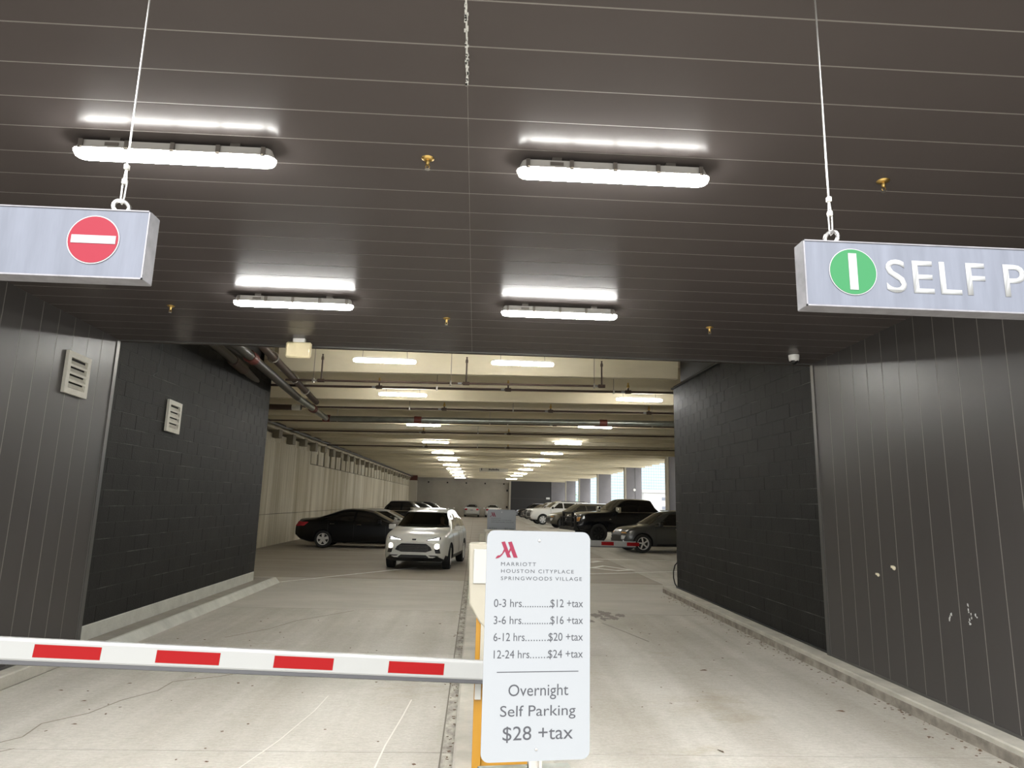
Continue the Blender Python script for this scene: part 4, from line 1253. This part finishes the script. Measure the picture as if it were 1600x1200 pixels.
MB().tube([(p[0] - .22, p[1], p[2]) for p in pts], .014, 7, closed=True).build('steering_wheel', 'car_black_trim', wsuv, smooth=True)

# --- sedans
sedan = dict(seams=((1.05, .30, .93), (-.15, .30, .98), (-1.12, .55, .99)), L=4.72, R=.325, tw=.21, fa=1.42, ra=-1.28, spokes=5, rim='rim_bright', rstyle='wide',
    top=[(-2.36, .74), (-2.30, 1.02), (-2.2, 1.045), (-1.72, 1.085), (-1.5, 1.13), (-.72, 1.40), (-.35, 1.445), (.15, 1.43), (.55, 1.35), (1.30, .985), (1.5, .94), (2.0, .83), (2.25, .71), (2.36, .55)],
    belt=[(-2.36, .70), (-2.1, .96), (-1.6, 1.0), (-.5, .98), (1.2, .90), (1.6, .85), (2.1, .74), (2.36, .50)],
    bot=[(-2.36, .45), (-2.2, .30), (-1.8, .20), (1.9, .19), (2.2, .22), (2.36, .30)],
    hw=[(-2.36, .70), (-2.15, .83), (-1.6, .90), (1.3, .90), (1.9, .87), (2.2, .76), (2.36, .58)],
    rw=[(-2.36, .62), (-1.8, .66), (-1.4, .66), (-.6, .555), (.4, .565), (1.2, .72), (1.5, .78), (2.1, .68), (2.36, .45)],
    mirror=(.82, 1.0, 1.0),
    parts=[('side_window', 'car_glass', 'side', [(1.0, -.12, 1.02), (1.18, -.10, .72), (1.345, -.08, .38)]),
           ('side_window', 'car_glass', 'side', [(1.01, -1.28, -.20), (1.18, -1.02, -.17), (1.345, -.60, -.15)]),
           ('windshield', 'car_glass', 'top', [(.50, -.50, .50), (.9, -.57, .57), (1.26, -.66, .66)]),
           ('rear_window', 'car_glass', 'top', [(-1.56, -.60, .60), (-1.1, -.55, .55), (-.72, -.49, .49)]),
           ('grille', 'car_black_trim', 'front', [(.38, -.40, .40), (.55, -.45, .45)], {'off': .01}),
           ('door_handle', 'chrome', 'side', [(.86, -.05, .12), (.885, -.05, .12)], {'off': .022}),
           ('door_handle', 'chrome', 'side', [(.88, -1.05, -.88), (.905, -1.05, -.88)], {'off': .022}),
           ('licence_plate', 'letter_white', 'rear', [(.72, -.16, .16), (.85, -.16, .16)], {'off': .012})],
    pairs=[('headlight', 'lamp_clear', 'front', [(.60, .45, .70), (.70, .45, .66)], {'off': .01}),
           ('taillight', 'lamp_red', 'rear', [(.78, .56, .78), (.88, .50, .80), (.95, .50, .74)], {'off': .012, 'nu': 8})])
sd2 = dict(sedan)
sd1 = dict(sedan); sd1['parts'] = sedan['parts'] + [('taillight', 'lamp_red', 'side', [(.80, -2.16, -2.02), (.88, -2.2, -1.92), (.94, -2.2, -1.86)], {'off': .01})]
vehicle('sedan', 'black sedan parked side on against the left concrete wall', (-4.42, 28.55), 0, sd1, 'paint_black')
vehicle('sedan', 'silver sedan parked just behind the black sedan', (-4.15, 31.6), 0, sd2, 'paint_silver')
vehicle('sedan', 'silver sedan seen from behind at the back wall', (-.42, 86.2), math.radians(90), sd2, 'paint_silver', None)
vehicle('sedan', 'white sedan at the back wall partly hidden by the far rate sign', (2.05, 86.2), math.radians(90), sd2, 'paint_snow', None)

# --- pickups
pick = dict(seams=((1.1, .62, 1.34), (-.06, .62, 1.34), (-.98, .62, 1.36)), L=5.85, R=.42, tw=.28, fa=1.92, ra=-1.75, spokes=8, rim='rim_black', rstyle='thin', mm='chrome', ms=(.16, .26, .26),
    top=[(-2.92, 1.30), (-2.88, 1.40), (-1.06, 1.40), (-1.0, 1.44), (-.93, 1.86), (-.75, 1.95), (.35, 1.965), (.62, 1.90), (1.28, 1.40), (1.45, 1.36), (2.3, 1.32), (2.75, 1.22), (2.90, 1.05), (2.92, .9)],
    belt=[(-2.92, 1.26), (-1.0, 1.35), (1.2, 1.30), (1.6, 1.25), (2.5, 1.18), (2.92, .85)],
    bot=[(-2.92, .62), (-2.6, .52), (-1.0, .45), (1.2, .45), (2.5, .48), (2.92, .55)],
    hw=[(-2.92, .97), (-2.5, 1.0), (2.2, 1.0), (2.6, .98), (2.85, .90), (2.92, .84)],
    rw=[(-2.92, .93), (-1.1, .93), (-.9, .72), (.4, .72), (1.2, .86), (1.5, .90), (2.5, .88), (2.92, .78)],
    mirror=(1.05, 1.16, 1.46),
    parts=[('side_window', 'car_glass', 'side', [(1.40, -.02, .98), (1.60, 0, .78), (1.84, .02, .50)]),
           ('side_window', 'car_glass', 'side', [(1.40, -.86, -.12), (1.60, -.84, -.11), (1.84, -.76, -.10)]),
           ('windshield', 'car_glass', 'top', [(.62, -.64, .64), (.95, -.72, .72), (1.26, -.80, .80)]),
           ('rear_window', 'car_glass', 'rear', [(1.50, -.6, .6), (1.82, -.55, .55)]),
           ('belt_trim', 'chrome', 'side', [(1.355, -.86, 1.02), (1.375, -.86, 1.02)], {'off': .01}),
           ('door_handle', 'car_black_trim', 'side', [(1.15, -.05, .18), (1.19, -.05, .18)], {'off': .03}),
           ('door_handle', 'car_black_trim', 'side', [(1.15, -.9, -.67), (1.19, -.9, -.67)], {'off': .03}),
           ('grille', 'car_black_trim', 'front', [(.72, -.52, .52), (1.15, -.5, .5)], {'off': .012}),
           ('bumper', 'car_black_trim', 'front', [(.55, -.80, .80), (.70, -.82, .82)], {'off': .03}),
           ('fender_badge', 'chrome', 'side', [(1.02, 1.32, 1.44), (1.06, 1.36, 1.40)], {'off': .008})],
    pairs=[('headlight', 'lamp_clear', 'front', [(.90, .56, .84), (1.12, .56, .82)], {'off': .012}),
           ('turn_lamp', 'lamp_amber', 'front', [(.92, .74, .86), (1.10, .74, .84)], {'off': .02}),
           ('taillight', 'lamp_red', 'rear', [(.95, .80, .93), (1.30, .80, .92)], {'off': .012})],
    boxes=[('running_board', 'car_black_trim', [(-.95, 1.3, -1.06, -.92, .40, .47), (-.95, 1.3, .92, 1.06, .40, .47)])])
pa = dict(pick)
pa['boxes'] = pick['boxes'] + [('grille_guard', 'car_black_trim', [(2.93, 3.12, -.95, .95, .52, .66), (2.98, 3.10, -.62, -.54, .60, 1.32), (2.98, 3.10, .54, .62, .60, 1.32), (2.98, 3.08, -.95, -.88, .60, 1.12), (2.98, 3.08, .88, .95, .60, 1.12), (2.98, 3.10, -.62, .62, 1.24, 1.32), (2.98, 3.06, -.92, .92, 1.05, 1.12), (2.98, 3.06, -.92, .92, .84, .90)])]
PH = math.radians(180 + 13)
vehicle('pickup_truck', 'black lifted pickup truck with a grille guard and chrome mirrors parked at right', (7.95, 37.1), PH, pa, 'paint_navy', k=1.1)
pb = dict(pick); pb['mm'] = 'paint_black'
vehicle('pickup_truck', 'dark pickup truck parked beyond the silver sedan at left', (-4.1, 41.5), 0, pb, 'paint_black', k=.9)

# --- mid-size SUV, nose to the left
mid = dict(seams=((1.02, .40, 1.04), (-.11, .40, 1.06), (-1.08, .55, 1.06)), L=4.72, R=.37, tw=.24, fa=1.56, ra=-1.36, spokes=5, rim='rim_bright', rstyle='swirl',
    top=[(-2.36, .86), (-2.32, 1.08), (-2.2, 1.35), (-1.95, 1.62), (-1.5, 1.685), (-.4, 1.70), (.2, 1.65), (.5, 1.57), (1.22, 1.10), (1.4, 1.06), (1.95, .98), (2.2, .88), (2.33, .74), (2.36, .6)],
    belt=[(-2.36, .80), (-2.0, 1.07), (-1.2, 1.06), (1.0, 1.0), (1.5, .96), (2.1, .84), (2.36, .56)],
    bot=[(-2.36, .46), (-2.1, .30), (-1.8, .24), (1.8, .24), (2.2, .28), (2.36, .34)],
    hw=[(-2.36, .80), (-2.1, .90), (-1.5, .94), (1.4, .94), (1.9, .91), (2.2, .80), (2.36, .66)],
    rw=[(-2.36, .70), (-2.0, .66), (-1.6, .60), (.3, .60), (1.2, .77), (1.5, .83), (2.1, .76), (2.36, .56)],
    mirror=(.86, 1.05, 1.12), ms=(.13, .2, .15), mm='car_black_trim',
    parts=[('side_window', 'car_glass', 'side', [(1.10, -.08, .92), (1.30, -.05, .62), (1.53, -.02, .30)]),
           ('side_window', 'car_glass', 'side', [(1.10, -1.05, -.16), (1.30, -1.05, -.14), (1.53, -1.0, -.10)]),
           ('side_window', 'car_glass', 'side', [(1.14, -1.75, -1.12), (1.32, -1.75, -1.14), (1.50, -1.55, -1.10)]),
           ('windshield', 'car_glass', 'top', [(.46, -.53, .53), (.85, -.61, .61), (1.2, -.70, .70)]),
           ('rear_window', 'car_glass', 'rear', [(1.15, -.6, .6), (1.50, -.52, .52)]),
           ('window_trim', 'chrome', 'side', [(1.055, -1.7, 1.05), (1.075, -1.7, 1.02)], {'off': .01}),
           ('grille', 'car_black_trim', 'front', [(.42, -.50, .50), (.62, -.56, .56), (.78, -.5, .5)], {'off': .012}),
           ('sill_trim', 'car_black_trim', 'side', [(.26, -.85, .95), (.36, -.88, .98)], {'off': .008}),
           ('door_handle', 'chrome', 'side', [(.93, -.02, .18), (.96, -.02, .18)], {'off': .025}),
           ('door_handle', 'chrome', 'side', [(.95, -1.0, -.8), (.98, -1.0, -.8)], {'off': .025})],
    pairs=[('headlight', 'lamp_clear', 'front', [(.52, .56, .70), (.66, .56, .74)], {'off': .012}),
           ('running_light', 'lamp_amber', 'front', [(.745, .42, .76), (.79, .45, .70)], {'off': .012}),
           ('taillight', 'lamp_red', 'rear', [(.90, .55, .82), (1.05, .55, .80)], {'off': .012})],
    boxes=[('roof_rail', 'chrome', [(-1.5, .2, -.58, -.55, 1.66, 1.70)]), ('roof_rail', 'chrome', [(-1.5, .2, .55, .58, 1.66, 1.70)])])
PA = math.radians(180 + 9)
vehicle('sport_utility_vehicle', 'dark grey crossover with bright alloy wheels cut off by the right block wall', (8.15, 29.95), PA, mid, 'paint_grey')
mo = dict(mid); mo['rim'] = 'rim_black'
vehicle('sport_utility_vehicle', 'olive grey crossover nose out behind the black lifted pickup', (8.1, 54.6), PA, mo, 'paint_olive', k=1.12)
mb = dict(mid)
vehicle('sport_utility_vehicle', 'dark crossover roof showing above the oncoming white crossover', (-3.7, 48), 0, mb, 'paint_black')
mc = dict(mid)
vehicle('sport_utility_vehicle', 'farther dark crossover showing behind the roof of the oncoming white crossover', (-4.0, 62), 0, mc, 'paint_black')

# --- full-size SUVs
big = dict(seams=((.95, .5, 1.28), (-.15, .5, 1.30), (-1.18, .6, 1.30)), L=5.2, R=.41, tw=.27, fa=1.62, ra=-1.45, spokes=6, rim='rim_bright', rstyle='wide',
    top=[(-2.6, 1.0), (-2.56, 1.3), (-2.45, 1.75), (-2.3, 1.86), (-1.5, 1.90), (.1, 1.90), (.4, 1.82), (1.02, 1.36), (1.2, 1.32), (2.0, 1.26), (2.4, 1.18), (2.56, 1.0), (2.6, .85)],
    belt=[(-2.6, .95), (-2.3, 1.27), (1.0, 1.22), (1.5, 1.18), (2.2, 1.10), (2.6, .8)],
    bot=[(-2.6, .55), (-2.3, .40), (-1.8, .34), (2.0, .34), (2.4, .40), (2.6, .48)],
    hw=[(-2.6, .92), (-2.3, 1.0), (2.0, 1.0), (2.4, .94), (2.56, .86), (2.6, .80)],
    rw=[(-2.6, .85), (-2.2, .76), (.2, .74), (1.0, .86), (1.3, .90), (2.3, .86), (2.6, .74)],
    mirror=(.85, 1.13, 1.36), ms=(.14, .22, .18), mm='car_black_trim',
    parts=[('side_window', 'car_glass', 'side', [(1.32, -.10, .72), (1.52, -.08, .5), (1.74, -.06, .22)]),
           ('side_window', 'car_glass', 'side', [(1.32, -1.12, -.20), (1.52, -1.12, -.18), (1.74, -1.1, -.16)]),
           ('side_window', 'car_glass', 'side', [(1.32, -2.2, -1.24), (1.52, -2.15, -1.24), (1.74, -2.0, -1.24)]),
           ('windshield', 'car_glass', 'top', [(.42, -.66, .66), (.7, -.73, .73), (1.0, -.8, .8)]),
           ('rear_window', 'car_glass', 'rear', [(1.35, -.7, .7), (1.74, -.62, .62)]),
           ('grille', 'car_black_trim', 'front', [(.62, -.60, .60), (1.10, -.58, .58)], {'off': .012}),
           ('lower_trim', 'car_black_trim', 'front', [(.46, -.75, .75), (.58, -.78, .78)], {'off': .02}),
           ('door_handle', 'chrome', 'side', [(1.08, -.05, .15), (1.12, -.05, .15)], {'off': .025}),
           ('door_handle', 'chrome', 'side', [(1.10, -1.1, -.9), (1.14, -1.1, -.9)], {'off': .025})],
    pairs=[('headlight', 'lamp_clear', 'front', [(.75, .62, .84), (1.05, .62, .84)], {'off': .012}),
           ('taillight', 'lamp_red', 'rear', [(.95, .78, .92), (1.35, .78, .9)], {'off': .012})],
    boxes=[('roof_rail', 'car_black_trim', [(-2.0, .0, -.70, -.66, 1.87, 1.92)]), ('roof_rail', 'car_black_trim', [(-2.0, .0, .66, .70, 1.87, 1.92)])])
vehicle('sport_utility_vehicle', 'large white sport utility vehicle with a chunky grille beyond the olive crossover', (7.35, 63.2), PA, big, 'paint_snow', k=1.06)
vehicle('sport_utility_vehicle', 'second white sport utility vehicle, just beyond the large white one', (7.55, 72.6), PA, big, 'paint_snow')
vehicle('sport_utility_vehicle', 'bronze sport utility vehicle near the far end of the right row', (7.5, 80.2), PA, mid, 'paint_bronze')
vehicle('sport_utility_vehicle', 'black crossover last in the right row at the dark back wall', (7.4, 88.6), PA, mid, 'paint_black')
